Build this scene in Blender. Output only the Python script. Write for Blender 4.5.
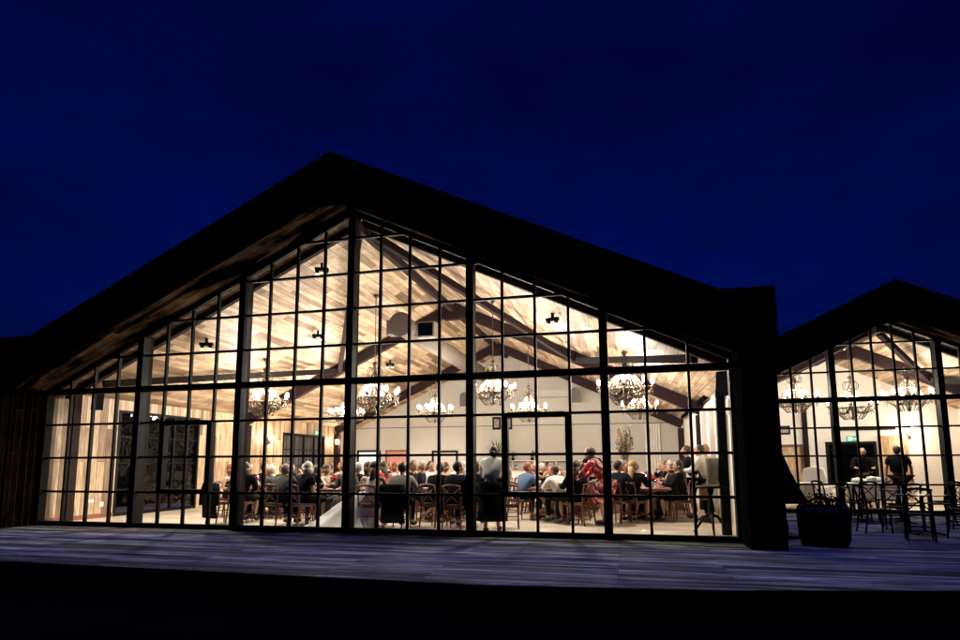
import bpy, bmesh, math, random
from mathutils import Vector, Matrix
random.seed(7)
PI = math.pi
R = math.radians
S = bpy.context.scene
C = S.collection
for o in list(bpy.data.objects): bpy.data.objects.remove(o)

# ------------------------------------------------------------------ camera
cam = bpy.data.cameras.new('camera'); co = bpy.data.objects.new('camera', cam); C.objects.link(co)
yaw, pitch, roll = R(-13.79), R(7.36), R(-0.23)
F = Vector((math.sin(yaw)*math.cos(pitch), math.cos(yaw)*math.cos(pitch), math.sin(pitch)))
RT = Vector((math.cos(yaw), -math.sin(yaw), 0)); UP = RT.cross(F)
r2 = RT*math.cos(roll)+UP*math.sin(roll); u2 = -RT*math.sin(roll)+UP*math.cos(roll)
M = Matrix((r2, u2, -F)).transposed().to_4x4(); M.translation = Vector((13.26, -11.37, 1.354))
co.matrix_world = M
cam.sensor_width = 36; cam.lens = 605/960*36; cam.shift_y = 65.8/960; cam.clip_end = 2000; cam.clip_start = .05
S.camera = co

# ------------------------------------------------------------------ sky, moonlight, exposure
w = bpy.data.worlds.new('World'); S.world = w; w.use_nodes = True
nt = w.node_tree; nt.nodes.clear()
sky = nt.nodes.new('ShaderNodeTexSky'); sky.sky_type = 'NISHITA'; sky.sun_disc = False
sky.sun_elevation = R(2.0); sky.sun_rotation = R(160); sky.ozone_density = 6; sky.dust_density = .3
tint = nt.nodes.new('ShaderNodeMix'); tint.data_type = 'RGBA'; tint.blend_type = 'MULTIPLY'; tint.inputs[0].default_value = 1
nt.links.new(sky.outputs[0], tint.inputs[6]); tint.inputs[7].default_value = (.05, .16, 1, 1)
bg = nt.nodes.new('ShaderNodeBackground'); bg.inputs[1].default_value = .041
out = nt.nodes.new('ShaderNodeOutputWorld')
stc = nt.nodes.new('ShaderNodeTexCoord'); smp = nt.nodes.new('ShaderNodeMapping'); smp.inputs['Scale'].default_value = (1.6, 1.6, 4.2)
scn = nt.nodes.new('ShaderNodeTexNoise'); scn.inputs['Scale'].default_value = 1.5; scn.inputs['Detail'].default_value = 6; scn.inputs['Roughness'].default_value = .6
scr = nt.nodes.new('ShaderNodeMapRange'); scr.inputs[1].default_value = .32; scr.inputs[2].default_value = .7; scr.inputs[3].default_value = .68; scr.inputs[4].default_value = 1.6
nt.links.new(stc.outputs['Generated'], smp.inputs[0]); nt.links.new(smp.outputs[0], scn.inputs['Vector']); nt.links.new(scn.outputs['Fac'], scr.inputs[0])
cl = nt.nodes.new('ShaderNodeMix'); cl.data_type = 'RGBA'; cl.blend_type = 'MULTIPLY'; cl.inputs[0].default_value = 1
nt.links.new(tint.outputs[2], cl.inputs[6]); nt.links.new(scr.outputs[0], cl.inputs[7])
nt.links.new(cl.outputs[2], bg.inputs[0]); nt.links.new(bg.outputs[0], out.inputs[0])
sl = bpy.data.lights.new('dusk_light', 'SUN'); sl.energy = 1.5; sl.angle = R(14); sl.color = (.24, .26, 1)
so = bpy.data.objects.new('dusk_light', sl); C.objects.link(so)
so.rotation_euler = (R(3), 0, R(-18))
S.view_settings.view_transform = 'Standard'; S.view_settings.look = 'None'
S.view_settings.exposure = 0; S.view_settings.gamma = 1
S.render.engine = 'CYCLES'
S.cycles.max_bounces = 7; S.cycles.transparent_max_bounces = 24; S.cycles.sample_clamp_indirect = 4
S.cycles.caustics_reflective = False; S.cycles.caustics_refractive = False

# ------------------------------------------------------------------ materials
def newmat(n):
    m = bpy.data.materials.new(n); m.use_nodes = True
    return m, m.node_tree, m.node_tree.nodes['Principled BSDF']
def plain(n, col, rough=.6, metal=0, emit=None, es=0, noise=.15, scale=6, bump=0, spec=.5):
    m, t, b = newmat(n)
    b.inputs['Roughness'].default_value = rough; b.inputs['Metallic'].default_value = metal
    b.inputs['Specular IOR Level'].default_value = spec
    tc = t.nodes.new('ShaderNodeTexCoord'); nz = t.nodes.new('ShaderNodeTexNoise')
    nz.inputs['Scale'].default_value = scale; nz.inputs['Detail'].default_value = 5
    t.links.new(tc.outputs['Object'], nz.inputs['Vector'])
    mx = t.nodes.new('ShaderNodeMix'); mx.data_type = 'RGBA'
    t.links.new(nz.outputs['Fac'], mx.inputs[0])
    mx.inputs[6].default_value = (*[c*(1-noise) for c in col], 1); mx.inputs[7].default_value = (*[min(1, c*(1+noise)) for c in col], 1)
    t.links.new(mx.outputs[2], b.inputs['Base Color'])
    if bump:
        bp = t.nodes.new('ShaderNodeBump'); bp.inputs['Strength'].default_value = bump; bp.inputs['Distance'].default_value = .01
        t.links.new(nz.outputs['Fac'], bp.inputs['Height']); t.links.new(bp.outputs[0], b.inputs['Normal'])
    if emit:
        b.inputs['Emission Color'].default_value = (*emit, 1); b.inputs['Emission Strength'].default_value = es
    return m
def planks(n, ax, c1, c2, wid=.13, length=2.2, spec=.3, gap=(.05, .03, .02), rough=.55, grain=.5, mortar=.004, extra=None, knots=True):
    """boards: ax = (long axis, cross axis) letters in object space"""
    m, t, b = newmat(n); b.inputs['Roughness'].default_value = rough; b.inputs['Specular IOR Level'].default_value = spec
    tc = t.nodes.new('ShaderNodeTexCoord'); sp = t.nodes.new('ShaderNodeSeparateXYZ'); cb = t.nodes.new('ShaderNodeCombineXYZ')
    t.links.new(tc.outputs['Object'], sp.inputs[0])
    s1 = t.nodes.new('ShaderNodeMath'); s1.operation = 'MULTIPLY'; s1.inputs[1].default_value = 1.0/wid*.9
    s2 = t.nodes.new('ShaderNodeMath'); s2.operation = 'SINE'; s3 = t.nodes.new('ShaderNodeMath'); s3.operation = 'MULTIPLY_ADD'; s3.inputs[1].default_value = wid*.42
    t.links.new(sp.outputs[ax[1].upper()], s1.inputs[0]); t.links.new(s1.outputs[0], s2.inputs[0]); t.links.new(s2.outputs[0], s3.inputs[0]); t.links.new(sp.outputs[ax[1].upper()], s3.inputs[2])
    t.links.new(sp.outputs[ax[0].upper()], cb.inputs[0]); t.links.new(s3.outputs[0], cb.inputs[1])
    br = t.nodes.new('ShaderNodeTexBrick'); t.links.new(cb.outputs[0], br.inputs['Vector'])
    br.offset = .37; br.squash = 1
    br.inputs['Scale'].default_value = 1; br.inputs['Brick Width'].default_value = length; br.inputs['Row Height'].default_value = wid
    br.inputs['Mortar Size'].default_value = mortar; br.inputs['Mortar Smooth'].default_value = 0; br.inputs['Bias'].default_value = 0
    br.inputs['Color1'].default_value = (0, 0, 0, 1); br.inputs['Color2'].default_value = (1, 1, 1, 1); br.inputs['Mortar'].default_value = (.5, .5, .5, 1)
    # second irregular tone from a noise stretched along the boards
    mp = t.nodes.new('ShaderNodeMapping'); mp.inputs['Scale'].default_value = (1.3, 38, 1); t.links.new(cb.outputs[0], mp.inputs[0])
    nz = t.nodes.new('ShaderNodeTexNoise'); nz.inputs['Scale'].default_value = 1; nz.inputs['Detail'].default_value = 6; nz.inputs['Distortion'].default_value = .6
    t.links.new(mp.outputs[0], nz.inputs['Vector'])
    rp = t.nodes.new('ShaderNodeValToRGB'); rp.color_ramp.elements[0].color = (*c1, 1); rp.color_ramp.elements[1].color = (*c2, 1)
    mid = rp.color_ramp.elements.new(.45); mid.color = (*[(a*.45+b_*.55)*1.02 for a, b_ in zip(c1, c2)], 1)
    t.links.new(br.outputs['Color'], rp.inputs[0])
    mg = t.nodes.new('ShaderNodeMix'); mg.data_type = 'RGBA'; mg.blend_type = 'MULTIPLY'; mg.inputs[0].default_value = grain
    t.links.new(rp.outputs[0], mg.inputs[6])
    r3 = t.nodes.new('ShaderNodeValToRGB'); r3.color_ramp.elements[0].position = .3; r3.color_ramp.elements[0].color = (.42, .34, .27, 1)
    r3.color_ramp.elements[1].position = .62; r3.color_ramp.elements[1].color = (1.1, 1.07, 1.02, 1)
    t.links.new(nz.outputs['Fac'], r3.inputs[0]); t.links.new(r3.outputs[0], mg.inputs[7])
    mp5 = t.nodes.new('ShaderNodeMapping'); mp5.inputs['Scale'].default_value = (1.1, 5, 1); t.links.new(cb.outputs[0], mp5.inputs[0])
    n5 = t.nodes.new('ShaderNodeTexNoise'); n5.inputs['Scale'].default_value = 1.3; n5.inputs['Detail'].default_value = 8; n5.inputs['Roughness'].default_value = .75; t.links.new(mp5.outputs[0], n5.inputs['Vector'])
    r5 = t.nodes.new('ShaderNodeValToRGB'); r5.color_ramp.elements[0].position = .34; r5.color_ramp.elements[0].color = (.5, .46, .43, 1); r5.color_ramp.elements[1].position = .6; r5.color_ramp.elements[1].color = (1.15, 1.14, 1.12, 1)
    t.links.new(n5.outputs['Fac'], r5.inputs[0]); m5 = t.nodes.new('ShaderNodeMix'); m5.data_type = 'RGBA'; m5.blend_type = 'MULTIPLY'; m5.inputs[0].default_value = .8
    t.links.new(mg.outputs[2], m5.inputs[6]); t.links.new(r5.outputs[0], m5.inputs[7]); last = m5.outputs[2]
    if knots:
        vo = t.nodes.new('ShaderNodeTexVoronoi'); vo.inputs['Scale'].default_value = 1
        m2 = t.nodes.new('ShaderNodeMapping'); m2.inputs['Scale'].default_value = (1.1, 2.6, 1); t.links.new(cb.outputs[0], m2.inputs[0])
        n2 = t.nodes.new('ShaderNodeTexNoise'); n2.inputs['Scale'].default_value = 9; t.links.new(m2.outputs[0], n2.inputs['Vector'])
        ad = t.nodes.new('ShaderNodeVectorMath'); ad.operation = 'ADD'; sc = t.nodes.new('ShaderNodeVectorMath'); sc.operation = 'SCALE'; sc.inputs[3].default_value = .16
        t.links.new(n2.outputs['Color'], sc.inputs[0]); t.links.new(m2.outputs[0], ad.inputs[0]); t.links.new(sc.outputs[0], ad.inputs[1])
        t.links.new(ad.outputs[0], vo.inputs['Vector'])
        r4 = t.nodes.new('ShaderNodeValToRGB'); r4.color_ramp.elements[0].position = .05; r4.color_ramp.elements[0].color = (.3, .2, .14, 1)
        r4.color_ramp.elements[1].position = .13; r4.color_ramp.elements[1].color = (1, 1, 1, 1)
        t.links.new(vo.outputs['Distance'], r4.inputs[0])
        mk = t.nodes.new('ShaderNodeMix'); mk.data_type = 'RGBA'; mk.blend_type = 'MULTIPLY'; mk.inputs[0].default_value = .55
        t.links.new(last, mk.inputs[6]); t.links.new(r4.outputs[0], mk.inputs[7]); last = mk.outputs[2]
    mm = t.nodes.new('ShaderNodeMix'); mm.data_type = 'RGBA'; t.links.new(br.outputs['Fac'], mm.inputs[0])
    t.links.new(last, mm.inputs[6]); mm.inputs[7].default_value = (*gap, 1)
    t.links.new(mm.outputs[2], b.inputs['Base Color'])
    bp = t.nodes.new('ShaderNodeBump'); bp.inputs['Strength'].default_value = .5; bp.inputs['Distance'].default_value = .006
    sb = t.nodes.new('ShaderNodeMath'); sb.operation = 'SUBTRACT'; t.links.new(nz.outputs['Fac'], sb.inputs[0]); t.links.new(br.outputs['Fac'], sb.inputs[1])
    t.links.new(sb.outputs[0], bp.inputs['Height']); t.links.new(bp.outputs[0], b.inputs['Normal'])
    if extra: extra(m, t, b, nz, cb)
    return m
def glassmat(n, tintc=(1, 1, 1), boost=1):
    m = bpy.data.materials.new(n); m.use_nodes = True; t = m.node_tree; t.nodes.clear()
    o = t.nodes.new('ShaderNodeOutputMaterial'); tr = t.nodes.new('ShaderNodeBsdfTransparent'); gl = t.nodes.new('ShaderNodeBsdfGlossy')
    tr.inputs[0].default_value = (*tintc, 1); gl.inputs['Roughness'].default_value = .01
    fr = t.nodes.new('ShaderNodeFresnel'); fr.inputs[0].default_value = 1.45; mx = t.nodes.new('ShaderNodeMixShader')
    t.links.new(fr.outputs[0], mx.inputs[0]); t.links.new(tr.outputs[0], mx.inputs[1]); t.links.new(gl.outputs[0], mx.inputs[2])
    t.links.new(mx.outputs[0], o.inputs[0]); return m
def lit_patch_extra(m, t, b, nz, cb):  # lit and shaded soffit patches, put into the board colour by broad noise
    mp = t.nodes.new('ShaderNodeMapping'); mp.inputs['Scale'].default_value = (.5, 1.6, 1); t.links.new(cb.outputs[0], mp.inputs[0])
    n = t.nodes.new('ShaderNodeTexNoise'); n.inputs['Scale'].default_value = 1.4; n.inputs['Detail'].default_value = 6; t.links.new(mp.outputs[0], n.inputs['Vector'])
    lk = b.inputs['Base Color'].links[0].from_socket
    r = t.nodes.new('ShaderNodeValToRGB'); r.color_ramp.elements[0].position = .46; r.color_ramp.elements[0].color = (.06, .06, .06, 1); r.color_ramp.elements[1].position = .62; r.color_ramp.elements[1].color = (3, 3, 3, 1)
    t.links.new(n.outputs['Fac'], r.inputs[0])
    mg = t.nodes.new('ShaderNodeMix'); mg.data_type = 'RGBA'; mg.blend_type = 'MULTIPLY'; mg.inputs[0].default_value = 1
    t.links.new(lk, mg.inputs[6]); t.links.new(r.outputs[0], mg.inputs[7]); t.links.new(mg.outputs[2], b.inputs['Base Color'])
def deck_extra(m, t, b, nz, cb):
    # worn, wet-looking streaks: roughness varies along the boards
    mp = t.nodes.new('ShaderNodeMapping'); mp.inputs['Scale'].default_value = (.42, 5.5, 1); t.links.new(cb.outputs[0], mp.inputs[0])
    n = t.nodes.new('ShaderNodeTexNoise'); n.inputs['Scale'].default_value = 1.2; n.inputs['Detail'].default_value = 7; n.inputs['Roughness'].default_value = .7
    t.links.new(mp.outputs[0], n.inputs['Vector'])
    mr = t.nodes.new('ShaderNodeMapRange'); mr.inputs[1].default_value = .35; mr.inputs[2].default_value = .68; mr.inputs[3].default_value = 1; mr.inputs[4].default_value = .8
    t.links.new(n.outputs['Fac'], mr.inputs[0]); t.links.new(mr.outputs[0], b.inputs['Roughness'])
    lk = b.inputs['Base Color'].links[0].from_socket
    r = t.nodes.new('ShaderNodeValToRGB'); r.color_ramp.elements[0].position = .42; r.color_ramp.elements[0].color = (.22, .22, .26, 1)
    r.color_ramp.elements[1].position = .64; r.color_ramp.elements[1].color = (2.6, 2.6, 2.6, 1)
    t.links.new(n.outputs['Fac'], r.inputs[0])
    mg = t.nodes.new('ShaderNodeMix'); mg.data_type = 'RGBA'; mg.blend_type = 'MULTIPLY'; mg.inputs[0].default_value = .85
    t.links.new(lk, mg.inputs[6]); t.links.new(r.outputs[0], mg.inputs[7]); t.links.new(mg.outputs[2], b.inputs['Base Color'])
def voronoi_print(n, cols, scale=14):
    m, t, b = newmat(n); b.inputs['Roughness'].default_value = .8
    tc = t.nodes.new('ShaderNodeTexCoord'); vo = t.nodes.new('ShaderNodeTexVoronoi'); vo.inputs['Scale'].default_value = scale
    t.links.new(tc.outputs['Object'], vo.inputs['Vector'])
    sp = t.nodes.new('ShaderNodeSeparateColor'); t.links.new(vo.outputs['Color'], sp.inputs[0])
    rp = t.nodes.new('ShaderNodeValToRGB'); rp.color_ramp.interpolation = 'CONSTANT'
    for i, c in enumerate(cols):
        e = rp.color_ramp.elements[i] if i < 2 else rp.color_ramp.elements.new(i/len(cols))
        e.position = i/len(cols); e.color = (*c, 1)
    t.links.new(sp.outputs[0], rp.inputs[0]); t.links.new(rp.outputs[0], b.inputs['Base Color']); return m

LW1, LW2 = (.21, .135, .085), (.84, .67, .48)
MAT = dict(
    black=plain('black_painted_steel', (.006, .006, .006), .6, .0, noise=.3, spec=.1),
    fascia=plain('black_fascia', (.004, .004, .004), .8, noise=.4, scale=3, spec=0),
    roofing=plain('dark_roofing', (.004, .004, .004), .9, spec=0),
    column=plain('grey_steel_column', (.016, .013, .012), .9, spec=.05, noise=.12, scale=12),
    void=plain('unlit_interior', (.0015, .0015, .0015), 1, spec=0), darkwood=plain('dark_brown_beam', (.022, .012, .011), .9, spec=.15, noise=.35, scale=5, bump=.2),
    ceiling=planks('ceiling_boards', 'yx', LW1, LW2, .15, 1.6, grain=.75),
    soffit=planks('soffit_boards', 'xy', (.003, .002, .0015), (.075, .05, .03), .13, 2.4, grain=1, spec=0, rough=1, extra=lit_patch_extra),
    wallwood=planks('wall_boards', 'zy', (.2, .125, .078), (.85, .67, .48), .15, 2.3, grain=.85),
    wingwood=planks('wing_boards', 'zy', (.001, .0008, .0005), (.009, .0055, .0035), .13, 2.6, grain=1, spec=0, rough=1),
    plankdoor=planks('door_boards', 'zx', (.5, .34, .2), (.75, .57, .38), .14, 2.6),
    plaster=plain('grey_plaster', (.52, .49, .44), .85, noise=.05, scale=1.5),
    white=plain('white_plaster', (.8, .76, .69), .85, noise=.04, scale=1.5),
    floor=planks('pale_floor_boards', 'xy', (.6, .51, .4), (.8, .71, .58), .19, 1.8, rough=.38, grain=.25, mortar=.003, knots=False),
    deck=planks('weathered_deck', 'xy', (.03, .035, .043), (.185, .2, .23), .14, 3.6, gap=(.01, .01, .012), rough=.5, grain=.9, mortar=.004, spec=.03, extra=deck_extra, knots=False),
    glass=glassmat('clear_glass'), night=plain('dark_earth', (.002, .0022, .002), 1, noise=.4, scale=2, spec=0),
    tablewood=plain('red_brown_table_wood', (.22, .07, .045), .4, noise=.3, scale=8),
    palewood=plain('pale_trestle_wood', (.45, .3, .17), .55, noise=.25, scale=9),
    chairwood=plain('brown_chair_wood', (.13, .045, .025), .45, noise=.3, scale=12),
    cushion=plain('brown_seat_pad', (.1, .06, .04), .9),
    bulb=plain('lit_bulb', (1, .9, .7), .5, emit=(1, .86, .64), es=30),
    sconce=plain('lit_shade', (1, .9, .75), .5, emit=(1, .72, .42), es=16),
    spotface=plain('lit_spot_lens', (1, .95, .8), .5, emit=(1, .85, .6), es=8),
    bronze=plain('antique_silver_metal', (.12, .09, .06), .45, .6),
    crystal=plain('crystal_bead', (.2, .155, .1), .15, 0, spec=.6, noise=.4, scale=40),
    duct=plain('painted_duct', (.17, .14, .115), .7, .0), ductcap=plain('dark_duct_cap', (.11, .09, .08), .6, .2),
    redcloth=plain('red_cloth', (.42, .02, .03), .8), whitecloth=plain('white_cloth', (.88, .85, .78), .9, noise=.06),
    brown=plain('red_brown_door', (.24, .09, .04), .5, noise=.3, scale=4),
    curtain=plain('grey_blind', (.13, .125, .12), .7), green=plain('exit_green', (.02, .35, .2), .6, emit=(.1, .6, .4), es=.35),
    signwhite=plain('sign_white', (.8, .9, .85), .6, emit=(.7, 1, .85), es=.5),
    bluelit=plain('lit_window_pane', (.7, .8, .9), .6, emit=(.62, .72, .85), es=.35),
    leaf=plain('leaf', (.05, .09, .03), .6, noise=.4), leafdark=plain('dark_leaf', (.0025, .003, .002), .9, spec=.1),
    pampas=plain('dried_flower', (.2, .15, .1), .9), redflower=plain('red_flower', (.5, .03, .04), .7), bottle=plain('green_bottle', (.02, .06, .025), .12),
    porcelain=plain('white_porcelain', (.75, .72, .66), .25), pot=plain('black_planter', (.003, .003, .003), .8, spec=.1),
    frost=plain('frosted_glass', (.85, .78, .64), .6),
    goblet=glassmat('goblet_glass', (.9, .9, .88)), candle=plain('candle_wax', (.8, .72, .55), .7, noise=.05),
    skin=plain('skin', (.56, .33, .22), .55, noise=.06), skin2=plain('tanned_skin', (.42, .23, .14), .55, noise=.06),
    eye=plain('eye_dark', (.03, .02, .02), .3), lip=plain('lip', (.4, .14, .11), .5), shoe=plain('black_shoe', (.012, .011, .011), .3),
    c_black=plain('black_cloth', (.005, .005, .005), .95, spec=.1), c_navy=plain('navy_cloth', (.01, .012, .022), .95, spec=.1), c_grey=plain('grey_cloth', (.055, .052, .046), .9),
    c_lgrey=plain('light_grey_cloth', (.25, .235, .21), .9), c_white=plain('white_shirt_cloth', (.8, .78, .72), .9), c_cream=plain('cream_cloth', (.62, .5, .38), .9),
    c_red=plain('red_dress_cloth', (.4, .03, .04), .85), c_pink=plain('pink_cloth', (.55, .25, .22), .85), c_blue=plain('blue_shirt_cloth', (.1, .16, .3), .85),
    c_brown=plain('brown_cloth', (.13, .07, .045), .9), c_floral=voronoi_print('floral_print', [(.5, .015, .03), (.6, .03, .06), (.02, .01, .015), (.75, .6, .55), (.45, .01, .03)], 17),
    c_print=voronoi_print('mixed_print', [(.5, .42, .35), (.16, .1, .09), (.6, .5, .42), (.35, .12, .1)], 22),
    h_dark=plain('dark_hair', (.018, .011, .008), .5), h_brown=plain('brown_hair', (.09, .045, .022), .5), h_blond=plain('blond_hair', (.38, .24, .11), .5),
    h_white=plain('white_hair', (.62, .58, .5), .6), h_grey=plain('grey_hair', (.25, .23, .2), .6), h_ginger=plain('ginger_hair', (.25, .075, .03), .5),
    lens=plain('speaker_grille', (.008, .008, .008), .9), frameart=plain('picture_print', (.25, .22, .2), .6, noise=.8, scale=9),
)

MAT['frost'].node_tree.nodes['Principled BSDF'].inputs['Transmission Weight'].default_value = .75
# ------------------------------------------------------------------ mesh builder
class MB:
    def __init__(s): s.v = []; s.f = []; s.m = []; s.cm = 0
    def add(s, vs, fs):
        n = len(s.v); s.v += [tuple(p) for p in vs]
        for f in fs: s.f.append([i+n for i in f]); s.m.append(s.cm)
        return s
    def box(s, x0, x1, y0, y1, z0, z1):
        return s.add([(x, y, z) for x in (x0, x1) for y in (y0, y1) for z in (z0, z1)],
                     [(0, 1, 3, 2), (4, 6, 7, 5), (0, 4, 5, 1), (2, 3, 7, 6), (0, 2, 6, 4), (1, 5, 7, 3)])
    def beam(s, p0, p1, wd, ht, up=(0, 0, 1)):
        p0, p1 = Vector(p0), Vector(p1); d = (p1-p0).normalized(); sd = d.cross(Vector(up)).normalized(); u = sd.cross(d)
        vs = []
        for p in (p0, p1):
            for a, b in ((-1, -1), (1, -1), (1, 1), (-1, 1)): vs.append(p+sd*a*wd/2+u*b*ht/2)
        return s.add(vs, [(0, 1, 2, 3), (7, 6, 5, 4), (0, 4, 5, 1), (1, 5, 6, 2), (2, 6, 7, 3), (3, 7, 4, 0)])
    def prism(s, poly, y0, y1):
        n = len(poly)
        vs = [(x, y0, z) for x, z in poly]+[(x, y1, z) for x, z in poly]
        fs = [tuple(range(n))[::-1] if False else tuple(range(n)), tuple(range(2*n-1, n-1, -1))]+[(i, i+n, (i+1) % n+n, (i+1) % n) for i in range(n)]
        return s.add(vs, fs)
    def tube(s, pts, rad, n=8, caps=True):
        pts = [Vector(p) for p in pts]; rs = rad if isinstance(rad, (list, tuple)) else [rad]*len(pts)
        vs = []
        for i, p in enumerate(pts):
            d = (pts[min(i+1, len(pts)-1)]-pts[max(i-1, 0)]).normalized()
            a = Vector((0, 0, 1)) if abs(d.z) < .9 else Vector((0, 1, 0))
            u = d.cross(a).normalized(); v = d.cross(u)
            for k in range(n):
                t = 2*PI*k/n; vs.append(p+(u*math.cos(t)+v*math.sin(t))*rs[i])
        fs = [(i*n+k, i*n+(k+1) % n, (i+1)*n+(k+1) % n, (i+1)*n+k) for i in range(len(pts)-1) for k in range(n)]
        if caps: fs += [tuple(range(n))[::-1], tuple((len(pts)-1)*n+k for k in range(n))]
        return s.add(vs, fs)
    def loft(s, rings, n=14):
        """rings: (centre, u vector, v vector)"""
        vs = []
        for c, u, v in rings:
            c, u, v = Vector(c), Vector(u), Vector(v)
            for k in range(n):
                t = 2*PI*k/n; vs.append(c+u*math.cos(t)+v*math.sin(t))
        m = len(rings)
        fs = [(i*n+k, i*n+(k+1) % n, (i+1)*n+(k+1) % n, (i+1)*n+k) for i in range(m-1) for k in range(n)]
        fs += [tuple(range(n))[::-1], tuple((m-1)*n+k for k in range(n))]
        return s.add(vs, fs)
    def lathe(s, prof, c=(0, 0, 0), n=16):
        cx, cy, cz = c
        return s.loft([((cx, cy, cz+z), (max(r, 1e-4), 0, 0), (0, max(r, 1e-4), 0)) for r, z in prof], n)
    def ball(s, c, r, n=10, m=7, mat=None, fn=None):
        r = r if isinstance(r, (tuple, list)) else (r, r, r); vs = []; fs = []
        for i in range(m+1):
            ph = PI*i/m
            for k in range(n):
                t = 2*PI*k/n
                p = Vector((math.sin(ph)*math.cos(t), math.sin(ph)*math.sin(t), math.cos(ph)))
                if fn: p = fn(p)
                p = Vector((p.x*r[0], p.y*r[1], p.z*r[2]))
                if mat: p = mat @ p
                vs.append(p+Vector(c))
        fs = [(i*n+k, (i+1)*n+k, (i+1)*n+(k+1) % n, i*n+(k+1) % n) for i in range(m) for k in range(n)]
        return s.add(vs, fs)
    def mesh(s, me):
        return s.add([v.co[:] for v in me.vertices], [list(p.vertices) for p in me.polygons])
    def build(s, name, mats, parent=None, smooth=False, bevel=0):
        me = bpy.data.meshes.new(name); me.from_pydata(s.v, [], s.f)
        if not isinstance(mats, (list, tuple)): mats = [mats]
        for m in mats: me.materials.append(m if not isinstance(m, str) else MAT[m])
        for p, mi in zip(me.polygons, s.m): p.material_index = mi
        bm = bmesh.new(); bm.from_mesh(me); bmesh.ops.remove_doubles(bm, verts=bm.verts, dist=1e-5)
        bmesh.ops.recalc_face_normals(bm, faces=bm.faces)
        if bevel: bmesh.ops.bevel(bm, geom=bm.edges[:], offset=bevel, segments=2, affect='EDGES', profile=.6)
        bm.to_mesh(me); bm.free()
        if smooth:
            for p in me.polygons: p.use_smooth = True
        o = bpy.data.objects.new(name, me); C.objects.link(o)
        if parent: o.parent = parent
        return o
def tag(o, label=None, cat=None, group=None, kind=None):
    if label: o['label'] = label
    if cat: o['category'] = cat
    if group: o['group'] = group
    if kind: o['kind'] = kind
    return o
def thing(name, label, cat, loc=(0, 0, 0), rz=0, group=None):
    o = bpy.data.objects.new(name, None); C.objects.link(o); o.location = loc; o.rotation_euler = (0, 0, rz); o.empty_display_size = .2
    return tag(o, label, cat, group)
def children(o): return [c for c in bpy.data.objects if c.parent == o]
def copy_tree(o, parent=None):
    kids = KIDS.get(o.name) or children(o); KIDS[o.name] = kids
    c = o.copy(); C.objects.link(c); c.parent = parent
    for k in kids: copy_tree(k, c)
    return c
KIDS = {}
def place(proto, first, loc, rz, label, cat, group=None, scale=None):
    """the first use moves the prototype itself, later ones copy it with its parts"""
    if not first.get(proto.name):
        first[proto.name] = True; KIDS[proto.name] = children(proto); o = proto
    else: o = copy_tree(proto)
    o.location = loc; o.rotation_euler = (0, 0, rz)
    if scale: o.scale = (scale,)*3
    for k in ('group',):
        if k in o: del o[k]
    tag(o, label, cat, group); return o
USED = {}

# ------------------------------------------------------------------ ground, deck, floors
g = MB(); g.box(-600, 600, -600, 900, -.5, -.28); tag(g.build('ground', 'night'), kind='structure')
DE = [(-9, -4.3), (5, -4.33), (11.6, -4.5), (14.2, -4.22), (30, -.9)]
d = MB(); poly = DE+[(30, 7.2), (-9, 7.2)]; n_ = len(poly)
d.add([(x, y, 0) for x, y in poly]+[(x, y, -.2) for x, y in poly], [tuple(range(n_)), tuple(range(2*n_-1, n_-1, -1))]+[(i, i+n_, (i+1) % n_+n_, (i+1) % n_) for i in range(n_)])
tag(d.build('deck', 'deck'), kind='structure')
d = MB(); n_ = len(DE)
d.add([(x, y-o_, z) for o_, z in ((.003, -.004), (.055, -.004), (.055, -.27), (.003, -.27)) for x, y in DE], [(r_*n_+i, r_*n_+i+1, (r_+1) % 4*n_+i+1, (r_+1) % 4*n_+i) for r_ in range(4) for i in range(n_-1)]+[(0, n_, 2*n_, 3*n_), (n_-1, 2*n_-1, 3*n_-1, 4*n_-1)])
tag(d.build('deck_edge_board', 'fascia'), kind='structure')

ROW = .765; SL = .47
FACADE_BARS = .049

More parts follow.
